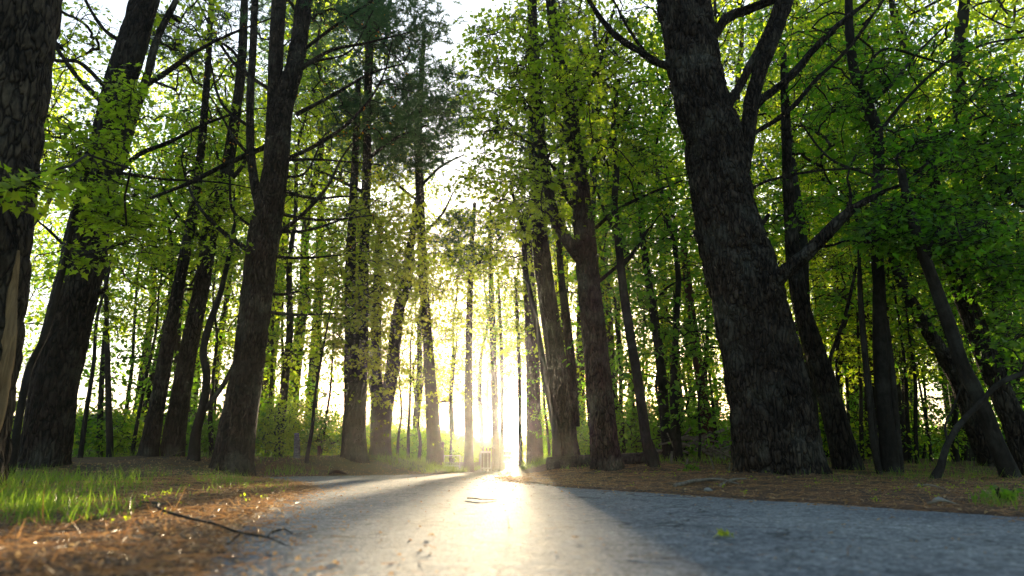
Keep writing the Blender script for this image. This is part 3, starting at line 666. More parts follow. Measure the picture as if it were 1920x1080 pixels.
build_tree('pine_tree', 'giant furrowed pine right of the road, thickest trunk of all with upswept limbs', 8.4,
  [(1462, 899, 158), (1456, 850, 158), (1441, 740, 154), (1420, 640, 147), (1396, 540, 142), (1366, 430, 126), (1345, 340, 114), (1334, 250, 110), (1314, 190, 102), (1296, 100, 100), (1279, 0, 100), (1255, -200, 92)],
  limbs=[[(1352, 338, 40), (1384, 332, 34), (1395, 290, 30), (1404, 235, 30), (1412, 180, 30), (1430, 120, 28), (1455, 60, 26), (1478, 0, 24), (1500, -120, 20)],
         [(1395, 240, 20), (1412, 205, 20), (1450, 170, 18), (1480, 145, 17), (1540, 78, 14), (1590, 32, 12), (1636, -5, 10), (1700, -60, 8)],
         [(1335, 70, 24), (1360, 38, 22), (1410, 15, 20), (1458, -5, 18), (1520, -60, 14)],
         [(1335, 245, 24), (1362, 205, 22), (1395, 145, 19), (1430, 80, 17), (1455, 20, 16), (1475, -60, 12)],
         [(1262, 128, 20), (1220, 110, 16), (1200, 98, 14), (1150, 62, 12), (1118, 22, 10), (1098, -12, 8), (1080, -80, 6)],
         [(1215, 105, 9), (1180, 55, 8), (1150, 0, 6), (1130, -50, 5)],
         [(1420, 560, 44, 0), (1446, 534, 36, -.25), (1480, 505, 31, -.45), (1530, 458, 28, -.6), (1576, 412, 24, -.7), (1600, 392, 19, -.75), (1640, 368, 12, -.75), (1690, 345, 7, -.7), (1740, 305, 4, -.6)],
         [(1530, 458, 13, -.6), (1555, 462, 9, -.7), (1590, 452, 6, -.8), (1630, 455, 4, -.9)],
         [(1588, 402, 12, -.72), (1596, 370, 9, -.7), (1590, 330, 6, -.6), (1605, 290, 4, -.5)],
         [(1398, 455, 18), (1422, 430, 13), (1443, 402, 9)],
         [(1318, 448, 26), (1308, 440, 16), (1300, 432, 8)],
         [(1400, 260, 12), (1440, 235, 11), (1480, 206, 10), (1530, 150, 9), (1582, 100, 8), (1622, 50, 7), (1662, -10, 6)],
         [(1400, 360, 9), (1440, 340, 8), (1500, 325, 6), (1600, 316, 5), (1700, 318, 4), (1800, 322, 3)]],
  blobs=[(1640, 420, 60, 34, 16, -.9, .3), (1480, 90, 110, 80, 22, 1.5, 1), (1230, 60, 90, 60, 14, 1.4, .8)],
  deadb=[(1560, 130, 130, 130, 40, .3, .8), (1150, 60, 60, 60, 14, .3, .4), (1290, 420, 60, 60, 6, .4, .4)],
  dead=[[(1160, 130, .3), (1120, 90, .2), (1180, 20), (1250, 230, .5), (1560, 200, .3), (1600, 160), (1500, 60), (1540, 20), (1230, 340, .4), (1460, 440, .2), (1500, 250)]],
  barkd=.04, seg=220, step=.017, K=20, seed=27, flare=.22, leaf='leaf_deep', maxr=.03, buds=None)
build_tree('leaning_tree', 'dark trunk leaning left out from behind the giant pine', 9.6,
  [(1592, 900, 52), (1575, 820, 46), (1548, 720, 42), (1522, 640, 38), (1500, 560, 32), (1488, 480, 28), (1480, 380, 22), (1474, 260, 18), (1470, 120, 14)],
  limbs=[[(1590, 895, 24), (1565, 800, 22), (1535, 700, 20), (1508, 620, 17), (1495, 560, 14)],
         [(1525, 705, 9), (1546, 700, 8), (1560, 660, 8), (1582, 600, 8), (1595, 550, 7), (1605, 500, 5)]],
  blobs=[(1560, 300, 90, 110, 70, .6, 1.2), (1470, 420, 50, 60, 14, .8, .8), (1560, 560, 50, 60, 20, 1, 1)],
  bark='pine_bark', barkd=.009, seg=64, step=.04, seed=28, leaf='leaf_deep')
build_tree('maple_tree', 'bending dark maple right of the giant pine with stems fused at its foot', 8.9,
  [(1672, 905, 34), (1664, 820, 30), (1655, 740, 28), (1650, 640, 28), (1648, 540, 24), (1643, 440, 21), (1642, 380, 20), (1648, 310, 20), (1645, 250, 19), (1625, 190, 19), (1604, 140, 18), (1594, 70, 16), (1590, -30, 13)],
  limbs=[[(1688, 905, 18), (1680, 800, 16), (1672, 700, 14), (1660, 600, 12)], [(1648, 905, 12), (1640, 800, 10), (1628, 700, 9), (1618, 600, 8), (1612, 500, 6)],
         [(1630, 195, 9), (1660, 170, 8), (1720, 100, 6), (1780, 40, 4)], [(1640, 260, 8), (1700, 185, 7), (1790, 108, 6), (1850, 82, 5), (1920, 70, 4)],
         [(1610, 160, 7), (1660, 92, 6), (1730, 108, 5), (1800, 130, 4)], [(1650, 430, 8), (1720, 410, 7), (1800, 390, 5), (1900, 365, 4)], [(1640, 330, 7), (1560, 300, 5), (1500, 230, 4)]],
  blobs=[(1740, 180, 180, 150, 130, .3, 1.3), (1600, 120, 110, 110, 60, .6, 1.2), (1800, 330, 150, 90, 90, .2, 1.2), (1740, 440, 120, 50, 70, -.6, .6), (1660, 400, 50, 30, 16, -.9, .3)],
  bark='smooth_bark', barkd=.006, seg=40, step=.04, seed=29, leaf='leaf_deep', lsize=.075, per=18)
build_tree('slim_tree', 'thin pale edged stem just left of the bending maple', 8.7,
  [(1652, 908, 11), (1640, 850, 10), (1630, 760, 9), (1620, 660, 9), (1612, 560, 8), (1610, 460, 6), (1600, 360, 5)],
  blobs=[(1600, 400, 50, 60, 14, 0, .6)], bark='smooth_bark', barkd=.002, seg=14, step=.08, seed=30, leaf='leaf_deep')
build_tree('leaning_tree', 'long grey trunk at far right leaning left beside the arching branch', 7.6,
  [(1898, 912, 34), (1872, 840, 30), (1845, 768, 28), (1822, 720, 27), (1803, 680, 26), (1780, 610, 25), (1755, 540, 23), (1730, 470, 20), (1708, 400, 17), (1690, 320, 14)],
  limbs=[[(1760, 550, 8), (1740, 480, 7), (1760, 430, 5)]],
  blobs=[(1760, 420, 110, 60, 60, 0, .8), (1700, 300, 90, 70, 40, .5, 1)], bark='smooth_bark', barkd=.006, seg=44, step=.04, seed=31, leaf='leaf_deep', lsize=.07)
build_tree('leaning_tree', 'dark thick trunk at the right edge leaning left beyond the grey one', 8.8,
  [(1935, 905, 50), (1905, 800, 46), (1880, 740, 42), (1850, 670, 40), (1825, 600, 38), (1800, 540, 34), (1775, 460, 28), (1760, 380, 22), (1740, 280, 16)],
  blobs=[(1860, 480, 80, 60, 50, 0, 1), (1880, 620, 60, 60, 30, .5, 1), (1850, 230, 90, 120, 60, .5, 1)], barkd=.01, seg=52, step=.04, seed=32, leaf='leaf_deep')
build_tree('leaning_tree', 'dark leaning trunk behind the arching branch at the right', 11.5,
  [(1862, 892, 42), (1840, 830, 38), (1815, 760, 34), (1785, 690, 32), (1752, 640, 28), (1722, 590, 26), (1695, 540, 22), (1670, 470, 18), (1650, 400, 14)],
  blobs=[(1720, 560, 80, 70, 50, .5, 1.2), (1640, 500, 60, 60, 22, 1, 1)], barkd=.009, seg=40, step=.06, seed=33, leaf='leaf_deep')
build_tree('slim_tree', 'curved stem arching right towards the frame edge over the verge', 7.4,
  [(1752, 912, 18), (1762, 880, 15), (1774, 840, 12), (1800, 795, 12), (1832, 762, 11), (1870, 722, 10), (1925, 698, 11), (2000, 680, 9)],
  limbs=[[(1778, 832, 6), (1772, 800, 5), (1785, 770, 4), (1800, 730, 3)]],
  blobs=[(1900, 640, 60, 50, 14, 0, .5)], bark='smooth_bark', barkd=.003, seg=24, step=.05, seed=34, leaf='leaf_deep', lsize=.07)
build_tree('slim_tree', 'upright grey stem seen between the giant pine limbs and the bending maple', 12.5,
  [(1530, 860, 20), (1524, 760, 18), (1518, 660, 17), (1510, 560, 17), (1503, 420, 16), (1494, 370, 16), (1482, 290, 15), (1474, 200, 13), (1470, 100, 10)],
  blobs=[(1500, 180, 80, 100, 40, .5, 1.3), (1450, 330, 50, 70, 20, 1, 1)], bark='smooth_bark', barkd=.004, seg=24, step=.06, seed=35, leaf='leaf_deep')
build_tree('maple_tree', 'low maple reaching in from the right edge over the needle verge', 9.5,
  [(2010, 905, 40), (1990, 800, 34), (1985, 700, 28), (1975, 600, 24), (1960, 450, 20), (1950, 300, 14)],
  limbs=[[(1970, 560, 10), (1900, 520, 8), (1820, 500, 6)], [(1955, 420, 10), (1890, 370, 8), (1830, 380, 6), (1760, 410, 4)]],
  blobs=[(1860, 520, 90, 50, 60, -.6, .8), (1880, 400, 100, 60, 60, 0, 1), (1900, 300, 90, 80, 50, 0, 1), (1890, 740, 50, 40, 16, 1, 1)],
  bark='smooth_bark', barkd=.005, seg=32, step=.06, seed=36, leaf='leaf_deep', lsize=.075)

# ---- thin saplings
SAP = [ # u_base, v_base, depth, lean px, top v, width, label side
 (150, 862, 12, 60, 420, 10), (185, 862, 15, 20, 380, 12), (205, 863, 13, -10, 330, 13), (228, 862, 16, 45, 420, 9), (246, 862, 14.5, 70, 450, 8), (395, 866, 15, 12, 480, 9), (500, 862, 17, 14, 500, 9),
 (523, 862, 19, 6, 560, 12), (575, 866, 14.5, 50, 560, 8), (600, 864, 18, 40, 520, 6), (698, 868, 21, -4, 600, 7), (745, 868, 21, 14, 640, 6), (765, 868, 22, 10, 600, 7), (785, 868, 23, 4, 680, 7), (845, 862, 30, 6, 600, 6)]
for k, (u, v, Y, dx, tv, w) in enumerate(SAP):
    n = 6; hh = np.linspace(0, 1, n)
    wob = np.random.default_rng(50+k).normal(size=n)*5
    tr = [(u+dx*h+wob[i]*h, v+(tv-v)*h, w*(1-.7*h)) for i, h in enumerate(hh)]
    build_tree('sapling', 'thin leafy sapling in the understory left of the road', Y, tr, blobs=[(u+dx, tv+20, 55, 70, 16, 0, 1.2), (u+dx*.6, (tv+v)/2-30, 34, 60, 7, 0, .8)],
      bark='smooth_bark', barkd=.002, seg=12, step=.12, seed=60+k, spray_r=.32, per=14, shape=OVAL, lsize=.09, flare=.08, group='thin saplings left of the road')
SAPR = [(1170, 862, 17, -16, 560, 9), (1275, 850, 18, -14, 520, 8), (1345, 850, 17, -20, 560, 8), (1620, 890, 13, -22, 470, 9), (1700, 880, 14, -14, 460, 8), (1722, 884, 12, -26, 480, 9), (1735, 880, 15, 6, 560, 7),
 (1748, 880, 13, -36, 600, 7), (1790, 876, 15, -6, 540, 10), (1812, 874, 16, 12, 560, 7), (1655, 870, 17, -20, 440, 10), (1580, 860, 18, -8, 430, 9), (1905, 880, 12, -50, 500, 10)]+[(1160+_r.random()*780, 870, 11.5+_r.random()*13, -40+60*_r.random(), 380+250*_r.random(), 6+6*_r.random()) for _r in [random.Random(900+i) for i in range(34)]]+[(1110, 850, 19, -20, 560, 8), (1030, 856, 20, -12, 640, 6)]
for k, (u, v, Y, dx, tv, w) in enumerate(SAPR):
    n = 6; hh = np.linspace(0, 1, n)
    wob = np.random.default_rng(90+k).normal(size=n)*6
    tr = [(u+dx*h+wob[i]*h, v+(tv-v)*h, w*(1-.7*h)) for i, h in enumerate(hh)]
    build_tree('sapling', 'thin leafy sapling in the shaded wood right of the sun', Y, tr, blobs=[(u+dx, tv+20, 60, 80, 22, 0, 1.4), (u+dx*.6, (tv+v)/2-20, 50, 70, 14, 0, .8), (u+dx*.2, v-70, 50, 40, 6, 0, .6)],
      bark='smooth_bark', barkd=.002, seg=12, step=.12, seed=110+k, spray_r=.34, per=15, shape=OVAL, lsize=.09, leaf=['leaf_deep', 'leaf'][k % 2], flare=.08, group='thin saplings in the wood on the right')

# ---- the trees behind: three kinds of leafy tree and a pine, copied with their parts
def proto(kind, seed):
    rng = np.random.default_rng(seed)
    root = bpy.data.objects.new('leafy_tree' if kind < 3 else 'tall_pine', None); COL.objects.link(root)
    hgt = [11, 14, 8, 19][kind]; r0 = [.12, .17, .08, .24][kind]; zb = [2.2, 3.6, .5, 4.5][kind]; rw = [2.6, 3.1, 2.0, 2.6][kind]
    n = 7; z = np.linspace(-.15, hgt*.93, n)
    pts = np.stack([rng.normal(size=n)*.14*(z/hgt*2), rng.normal(size=n)*.14*(z/hgt*2), z], -1); pts[0, :2] = 0
    rs = r0*(1-.85*np.linspace(0, 1, n))+.01
    bk = M['pine_bark'] if kind == 3 else M['smooth_bark']
    link('trunk', tube_mesh('trunk', pts, rs, bk, seg=18, step=.2, bark=.01, K=9, seed=seed % 30, flare=.2), root)
    sk = smooth_path(pts, rs, .3)[0]; sk = sk[sk[:, 2] > zb*.7]
    if kind < 3:
        nt_ = [330, 420, 240][kind]
        t = rng.random(nt_); zz = zb+(hgt-zb)*t
        prof = np.sin(np.clip(t*.9+.1, 0, 1)*math.pi)**.6
        a = rng.random(nt_)*2*math.pi; q = np.sqrt(rng.random(nt_))*rw*prof
        q *= .75+.5*vnoise(a/(2*math.pi)*5, zz*.6, seed % 50, 5)
        T = np.stack([np.cos(a)*q, np.sin(a)*q, zz], -1)
        C, Rr = grow(sk, None, T, rng, tip=.005, maxr=.07, m=4)
        B_ = chains_mesh(None, C, Rr, bk, 4)
        c, d, nn = sprays(T, 17, .46, rng)
        link('crown', combine('crown', [B_, leaves_mesh(None, c, d, nn, .115*(.6+.7*rng.random(len(c))), OVAL, M['leaf' if kind != 2 else 'leaf_deep'])]), root)
    else:
        T = []
        for w in np.arange(zb, hgt, .75):
            L = (1-((w-zb)/(hgt-zb))**1.6)*rw+.5
            for a in rng.random(rng.integers(4, 7))*2*math.pi:
                for f in (.45, .7, 1.):
                    T.append((math.cos(a)*L*f, math.sin(a)*L*f, w+.12*L*f+rng.normal()*.15))
        T = np.array(T); C, Rr = grow(sk, None, T, rng, tip=.006, maxr=.05, m=3, up=0)
        B_ = chains_mesh(None, C, Rr, bk, 4)
        T = T[T[:, 2] > hgt*.42]
        k = 6; c = (T[:, None]+rng.normal(size=(len(T), k, 3))*np.array([.32, .32, .12])).reshape(-1, 3)
        V, Fq = needle_tufts(c, c-np.repeat(T, k, 0)+np.array([0, 0, .12]), 18, .2, .018, rng)
        link('crown', combine('crown', [B_, (V, Fq, M['needle'])]), root)
    return root
PR = [proto(k, 200+k) for k in range(4)]
used = [False]*4
def place(kind, x, y, s, rz, label, group, cat='tree'):
    o = PR[kind] if not used[kind] else copy_tree(PR[kind])
    used[kind] = True
    o.location = (x, y, float(H(x, y))-.05); o.scale = (s, s, s*(.92+.16*random.random())); o.rotation_euler = (0, 0, rz)
    tag(o, label, cat, group); return o
BG = []
def zone(n, u0, u1, y0, y1, kinds, label, group, smin=.85, smax=1.2, mind=1.3, seed=1):
    rg = random.Random(seed); c = 0; tries = 0
    while c < n and tries < 4000:
        tries += 1
        y = y0+(y1-y0)*rg.random(); u = u0+(u1-u0)*rg.random(); x = (u-960)/F*y*.97
        if any(math.hypot(x-a, y-b) < mind for a, b in BG): continue
        if float(sdist(x, y)) < .8: continue
        if -1.7 < x-.004*y < 1.0 and y > 20: continue
        BG.append((x, y)); c += 1
        place(rg.choice(kinds), x, y, smin+(smax-smin)*rg.random(), rg.random()*6.28, label, group)
zone(9, -40, 620, 15.5, 22, [0, 2, 2], 'leafy tree growing along the grassy bank behind the left trunks', 'leafy trees along the bank', seed=1)
zone(6, -60, 820, 22, 40, [0, 1], 'tall leafy tree standing beyond the bank left of the sun', 'leafy trees beyond the bank', 1.0, 1.5, mind=2.5, seed=2)
zone(3, 300, 620, 20, 34, [3], 'tall pine rising behind the leafy trees left of the sun', 'tall pines left of the sun', mind=2, seed=3)
for k, (u_, Y) in enumerate([(905, 60), (930, 74), (1015, 70), (1030, 56), (915, 90)]):
    place(1, (u_-960)/F*Y, Y, 1.45, k*1.3, 'airy leafy tree farthest back, its crown hanging above the sun', 'airy trees above the sun')
zone(7, 640, 850, 78, 105, [0], 'low crowned leafy tree beyond the far row of bushes', 'trees beyond the far bushes', 1, 1.3, mind=4, seed=10)
zone(4, 1010, 1110, 78, 105, [0], 'low crowned leafy tree beyond the far bushes right of the sun', 'trees beyond the field right of the sun', 1, 1.3, mind=2, seed=11)
zone(3, 640, 890, 34, 50, [1], 'airy leafy tree far back in the bright gap left of the gate', 'airy trees in the bright gap', mind=3, seed=4)
zone(12, 1130, 2050, 12.5, 21, [0, 2, 1], 'leafy tree in the dense shaded wood behind the giant pine', 'leafy trees of the shaded wood', mind=1.4, seed=5)
zone(16, 1060, 2050, 21, 42, [0, 1, 1], 'leafy tree deep in the shaded wood far behind the giant pine', 'leafy trees deep in the shaded wood', 1, 1.4, mind=2, seed=6)
zone(5, 1400, 2080, 13, 24, [1], 'taller leafy tree shading the wood beyond the bending maple', 'taller trees of the shaded wood', 1.2, 1.6, mind=1.6, seed=9)
zone(7, 1020, 1900, 18, 32, [3], 'tall pine rising in the shaded wood right of the sun', 'tall pines right of the sun', mind=2, seed=7)

# ================================================================== ground cover
def scatter(n, f, rng):
    """f(m) -> x,y candidates; keeps those accepted"""
    x, y = f(n); return x, y, H(x, y)
g = np.random.default_rng(31)
# grass: dense tussock at the lower left, tongues on the verges
gx = []; gy = []; gh = []
def gpatch(u, v, ru, rv, n, h, zoff=0, sd0=.05):
    a = g.random(n)*6.28; q = np.sqrt(g.random(n)); us = u+np.cos(a)*q*ru; vs = v+np.sin(a)*q*rv
    for p_, w_ in zip(us, vs):
        x, y = hit(p_, max(w_, 874)); gx.append(x); gy.append(y+g.normal()*.04*y**.5); gh.append(h)
def wpatch(x0, x1, y0, y1, n, h):
    gx.extend(x0+(x1-x0)*g.random(n)); gy.extend(y0+(y1-y0)*g.random(n)); gh.extend([h]*n)
gpatch(60, 962, 190, 36, 1300, .09); gpatch(20, 965, 110, 20, 800, .085); gpatch(-20, 940, 130, 22, 600, .13); gpatch(120, 930, 150, 20, 260, .15); gpatch(180, 925, 90, 12, 420, .10); gpatch(40, 915, 110, 10, 700, .13)
gpatch(415, 912, 60, 7, 260, .13); gpatch(500, 921, 60, 6, 60, .09); gpatch(260, 908, 70, 7, 160, .12); gpatch(330, 932, 90, 12, 90, .08)
wpatch(-4.2, -2.2, 11.6, 13.5, 500, .2); wpatch(-3.4, -1.6, 17, 21.5, 1300, .2); wpatch(-3.1, -1.3, 21, 28, 1500, .22); wpatch(-9, -4, 12.5, 16.5, 900, .2)
wpatch(-16, -6.5, 17, 24, 3500, .28); wpatch(.8, 4, 11.5, 15, 1200, .14); wpatch(.3, 1.6, 14, 28, 900, .2); wpatch(2.9, 6.4, 6.6, 9.5, 500, .10); wpatch(4.5, 7.5, 7, 12, 900, .15); wpatch(-1.9, -.6, 30.6, 40, 700, .25)
gpatch(1880, 951, 34, 9, 200, .10); gpatch(1700, 905, 60, 6, 120, .10)
gx = np.array(gx); gy = np.array(gy); gh = np.array(gh)
ok = sdist(gx, gy) > .06; gx, gy, gh = gx[ok], gy[ok], gh[ok]; gz = H(gx, gy)
n = len(gx); D = np.stack([g.normal(size=n)*.35, g.normal(size=n)*.35, np.ones(n)], -1)
hh = gh*(.35+1.1*g.random(n)**1.3); wd = .0032/ hh   # blade width about 6 mm
def blades(C, D, h, wid, bend):
    D = D/np.linalg.norm(D, axis=1)[:, None]; k = len(C)
    s = g.normal(size=(k, 3)); s[:, 2] = 0; s /= np.linalg.norm(s, axis=1)[:, None]
    b = np.cross(s, D); b[:, 2] -= .25
    V = []
    for t_, w_ in ((0, 1), (.35, .9), (.7, .6)):
        c = C+D*(h*t_)[:, None]+b*(h*bend*t_*t_)[:, None]
        V += [c-s*(wid*w_)[:, None], c+s*(wid*w_)[:, None]]
    V.append(C+D*h[:, None]+b*(h*bend)[:, None])
    V = np.stack(V, 1); i = np.arange(k*7).reshape(k, 7)
    q = np.vstack([i[:, [0, 1, 3, 2]], i[:, [2, 3, 5, 4]]]); t3 = i[:, [4, 5, 6]]
    return V.reshape(-1, 3), q, t3
V, q, t3 = blades(np.stack([gx, gy, gz-.01], -1), D, hh, np.where(gy > 10, .004, .0022)+0*hh, .25+.5*g.random(n))
tag(link('grass', mesh_np('grass', V, [q, t3], M['grass'], smooth=True)), 'thin green grass growing in tufts on both verges', 'grass', kind='stuff')

dx_ = g.uniform(-3.6, -.9, 260); dy_ = g.uniform(2.0, 9.5, 260); k_ = sdist(dx_, dy_) > .15; dx_, dy_ = dx_[k_], dy_[k_]; m_ = len(dx_)
Vd, qd, td = blades(np.stack([dx_, dy_, H(dx_, dy_)-.01], -1), np.stack([g.normal(size=m_)*.6, g.normal(size=m_)*.6, np.ones(m_)], -1), .05+.13*g.random(m_), np.full(m_, .0016), .4+.5*g.random(m_))
tag(link('dead_grass', mesh_np('dead_grass', Vd, [qd, td], M['dry_needle'])), 'dry tan grass stems standing through the left verge', 'dead grass', kind='stuff')
wx_ = np.concatenate([g.uniform(-4, -.9, 150), g.uniform(1, 6.5, 150)]); wy_ = np.concatenate([g.uniform(2.6, 10, 150), g.uniform(4, 11, 150)]); k_ = sdist(wx_, wy_) > .12; wx_, wy_ = wx_[k_], wy_[k_]
wc_ = np.stack([wx_, wy_, H(wx_, wy_)+.02], -1); c_, d_, n_ = sprays(wc_, 9, .03, g, flat=.3, tilt=.5)
tag(link('ground_weeds', leaves_mesh('ground_weeds', c_, d_, n_, .010+.012*g.random(len(c_)), OVAL, M['leaf'])), 'small broad leaved weeds dotted over both verges', 'weeds', kind='stuff')

# dry leaves and needles
def litter(n, x0, x1, y0, y1, s0, s1, keep, seed):
    r = np.random.default_rng(seed); x = x0+(x1-x0)*r.random(n); y = y0+(y1-y0)*r.random(n)**1.3
    sd = sdist(x, y); k = keep(sd, r.random(n)); x, y, sd = x[k], y[k], sd[k]
    z = np.maximum(H(x, y), np.where(sd < .15, G(y)+.001, -9)); m = len(x)
    nn = np.stack([r.normal(size=m)*.55, r.normal(size=m)*.55, np.ones(m)], -1); d = r.normal(size=(m, 3)); d[:, 2] *= .15
    return np.stack([x, y, z+.004], -1), d, nn, s0+(s1-s0)*r.random(m)
kp = lambda sd, u: (sd > -.02) | (u < np.exp(sd*7)*.75) | (u < .005)
A = litter(34000, -3.6, .2, 1.3, 9, .006, .021, kp, 1); B = litter(7000, .3, 7, 2.5, 12, .012, .03, kp, 2); C_ = litter(7000, -6, 0, 8, 20, .02, .04, kp, 3)
D_ = litter(1500, -1, 3.5, 1.4, 9, .003, .009, lambda sd, u: sd < 0, 4)
c, d, nn, s_ = [np.concatenate(z) for z in zip(A, B, C_, D_)]
tag(link('leaf_litter', leaves_mesh('leaf_litter', c, d, nn, s_, OVAL, M['litter'], bend=.6)), 'small dry brown and tan leaf scraps strewn over the verges', 'leaf litter', kind='stuff')
kp2 = lambda sd, u: (sd > -.03) | (u < np.exp(sd*8)*.6)
A = litter(34000, -3.6, .2, 1.5, 10, .04, .09, kp2, 5); B = litter(26000, .2, 7, 2.4, 12, .05, .1, kp2, 6); D_ = litter(260, -1, 3, 1.8, 9, .03, .06, lambda sd, u: sd < 0, 7)
c, d, nn, s_ = [np.concatenate(z) for z in zip(A, B, D_)]
d[:, 2] += .05*g.random(len(d))
tag(link('pine_needle_litter', leaves_mesh('pine_needle_litter', c+[0, 0, .003], d, nn, s_, BLADE, M['dry_needle'], bend=.1)), 'rust coloured fallen pine needles matted over the verges', 'needle litter', kind='stuff')

# ================================================================== fallen wood and small things
def gp(u, v, lift=0):
    x, y = hit(u, v); return np.array([x, y, max(float(H(x, y)), float(G(y)))+lift])
def stick(name, pts, rs, label, cat, mat='dead_wood', group=None, side=(), seg=10, bark=.0015):
    pts = [np.asarray(p, float) for p in pts]; base = pts[0].copy()
    o = link(name, tube_mesh(name, pts, rs, M[mat], base, seg=seg, step=.03, bark=bark, K=5, seed=3), None, base)
    tag(o, label, cat, group)
    for s_ in side:
        link('twig', tube_mesh('twig', [np.asarray(p, float) for p in s_[0]], s_[1], M[mat], base, seg=6, step=.03, bark=0), o)
    return o
tw = [gp(262, 955, .015), gp(292, 968, .035), gp(305, 984, .03), gp(345, 989, .02), gp(400, 1000, .018), gp(448, 1012, .022), gp(500, 1021, .02), gp(546, 1031, .006)]
stick('fallen_twig', tw, [.006, .0065, .0065, .006, .005, .0045, .004, .002], 'long crooked twig reaching from the leaf litter onto the near road', 'twig', 'smooth_bark', side=[([gp(455, 1013, .02), gp(447, 1022, .03), gp(425, 1026, .006)], [.0035, .003, .0015]), ([gp(500, 1021, .02), gp(512, 1012, .035)], [.003, .0015])])
stick('fallen_twig', [gp(876, 937, .01), gp(890, 938, .012), gp(905, 940, .01), gp(932, 938, .006)], [.005, .005, .004, .002], 'short curved dark twig lying alone mid road in the sun glare', 'twig', 'smooth_bark')
stick('fallen_twig', [gp(508, 1001, .004), gp(525, 999, .012), gp(548, 1003, .004)], [.004, .005, .002], 'stubby dark twig beside the tip of the long crooked twig', 'twig', 'smooth_bark')
stick('fallen_twig', [gp(1168, 1046, .004), gp(1210, 1047, .006), gp(1262, 1050, .004)], [.0012, .0016, .001], 'straight thin tan stick lying on the shaded near road', 'twig', 'dead_wood')
def scrap(u, v, s, label, mat='litter', grp=None, k=3):
    c = gp(u, v, .004); r = np.random.default_rng(int(u*7+v)); n = k
    cc = c+r.normal(size=(n, 3))*np.array([s*.5, s*.3, 0])+np.array([0, 0, .004]); d = r.normal(size=(n, 3)); d[:, 2] = .3
    nn = np.stack([r.normal(size=n)*.5, r.normal(size=n)*.5, np.ones(n)], -1)
    # each scrap is a curled leaf of several lobes, with a stem
    me = leaves_mesh('fallen_leaf', cc, d, nn, np.full(n, s), MAPLE, M[mat], c, bend=.8)
    return tag(link('fallen_leaf', me, None, c), label, 'leaf', grp)
scrap(1358, 1008, .035, 'green and yellow leaf cluster lying on the shaded road at right', 'leaf_bright', k=5)
scrap(808, 1008, .013, 'dark curled leaf on the near road left of centre'); scrap(1082, 1013, .012, 'dark curled leaf on the near road right of centre')
scrap(1560, 1004, .013, 'small dark leaf far out on the shaded right of the road'); scrap(640, 997, .011, 'tiny dark leaf on the sunlit road near the long twig')
scrap(1792, 1016, .011, 'small dark leaf nearest the lower right corner of the road'); scrap(1410, 944, .02, 'dark leaf near the right verge before the giant pine')
# stones on the verges
def stone(u, v, s, label, group=None):
    c = gp(u, v); th, ph = np.meshgrid(np.linspace(0, 2*math.pi, 17)[:-1], np.linspace(.05, math.pi-.05, 10))
    r = s*(.7+.6*vnoise(th/(2*math.pi)*5, ph*2+u, 7, 5))
    V = np.stack([r*np.sin(ph)*np.cos(th), r*.8*np.sin(ph)*np.sin(th), .55*r*np.cos(ph)+s*.15], -1)
    i = np.arange(160).reshape(10, 16); j = np.roll(i, -1, 1)
    me = mesh_np('stone', V.reshape(-1, 3), [np.stack([i[:-1], i[1:], j[1:], j[:-1]], -1).reshape(-1, 4), i[0][None], i[-1][::-1][None]], M['stone'])
    tag(link('stone', me, None, c), label, 'stone', group)
stone(1328, 925, .035, 'flat pale stone on the verge under the grey dead sticks')
stone(1762, 946, .03, 'pale stone at the edge of the verge on the right'); stone(1715, 925, .02, 'small white stone in the needles below the leaning trunks')

# log behind the forked tree
def logpt(u, v, Y): return P(u, v, Y)
la = logpt(1028, 861, 12.2); lb = logpt(1235, 884, 11.4)
for q_ in (la, lb): q_[2] = float(H(q_[0], q_[1]))+.10
base = la.copy(); lroot = empty('fallen_log', base, 'long mossy log lying behind the tall forked tree', 'log')
link('log_bark', tube_mesh('log_bark', [la, la*.7+lb*.3+[0, 0, .01], la*.3+lb*.7+[0, 0, -.01], lb], [.125, .13, .12, .11], M['pine_bark'], base, seg=48, step=.04, bark=.01, K=12, seed=5), lroot)
ax = (lb-la)/np.linalg.norm(lb-la); th = np.linspace(0, 2*math.pi, 25)[:-1]; A1 = np.cross(ax, [0, 0, 1]); A1 /= np.linalg.norm(A1); B1 = np.cross(ax, A1)
link('cut_end', mesh_np('cut_end', np.array([la-ax*.006+(np.cos(t_)*A1+np.sin(t_)*B1)*.105 for t_ in th])-base, [np.arange(24)[None]], M['cut_wood']), lroot)
# brush pile: sticks crossing each other
rb = np.random.default_rng(77)
for k in range(42):
    u = 1215+rb.random()*165; v0 = 862-rb.random()*12; Y = 13.2+rb.random()*2.4
    c = P(u, v0, Y); c[2] = float(H(c[0], c[1]))+.05+rb.random()*.5*math.exp(-((u-1310)/60)**2)
    a = rb.random()*math.pi; L = .5+rb.random()*.9; dv = np.array([math.cos(a), math.sin(a)*.6, rb.normal()*.35])*L/2
    r0 = .012+.03*rb.random()**2
    stick('fallen_branch', [c-dv, c+rb.normal(size=3)*.05, c+dv], [r0, r0*.8, r0*.4], 'bare grey branch tangled in the brush pile left of the giant pine', 'branch', 'dead_wood', 'branches in the brush pile', seg=7)
for k in range(34):
    u = 120+rb.random()*150; Y = 15.3+rb.random()*1.2
    c = P(u, 850, Y); c[2] = float(H(c[0], c[1]))+.15+rb.random()*.75
    a = rb.random()*math.pi; L = .6+rb.random()*1.1; dv = np.array([math.cos(a), .2*math.sin(a), rb.normal()*.45])*L/2
    r0 = .008+.016*rb.random()
    stick('fallen_branch', [c-dv, c+rb.normal(size=3)*.06, c+dv], [r0, r0*.8, r0*.4], 'dark bare branch heaped against the grassy bank on the left', 'branch', 'smooth_bark', 'branches heaped against the bank', seg=6)
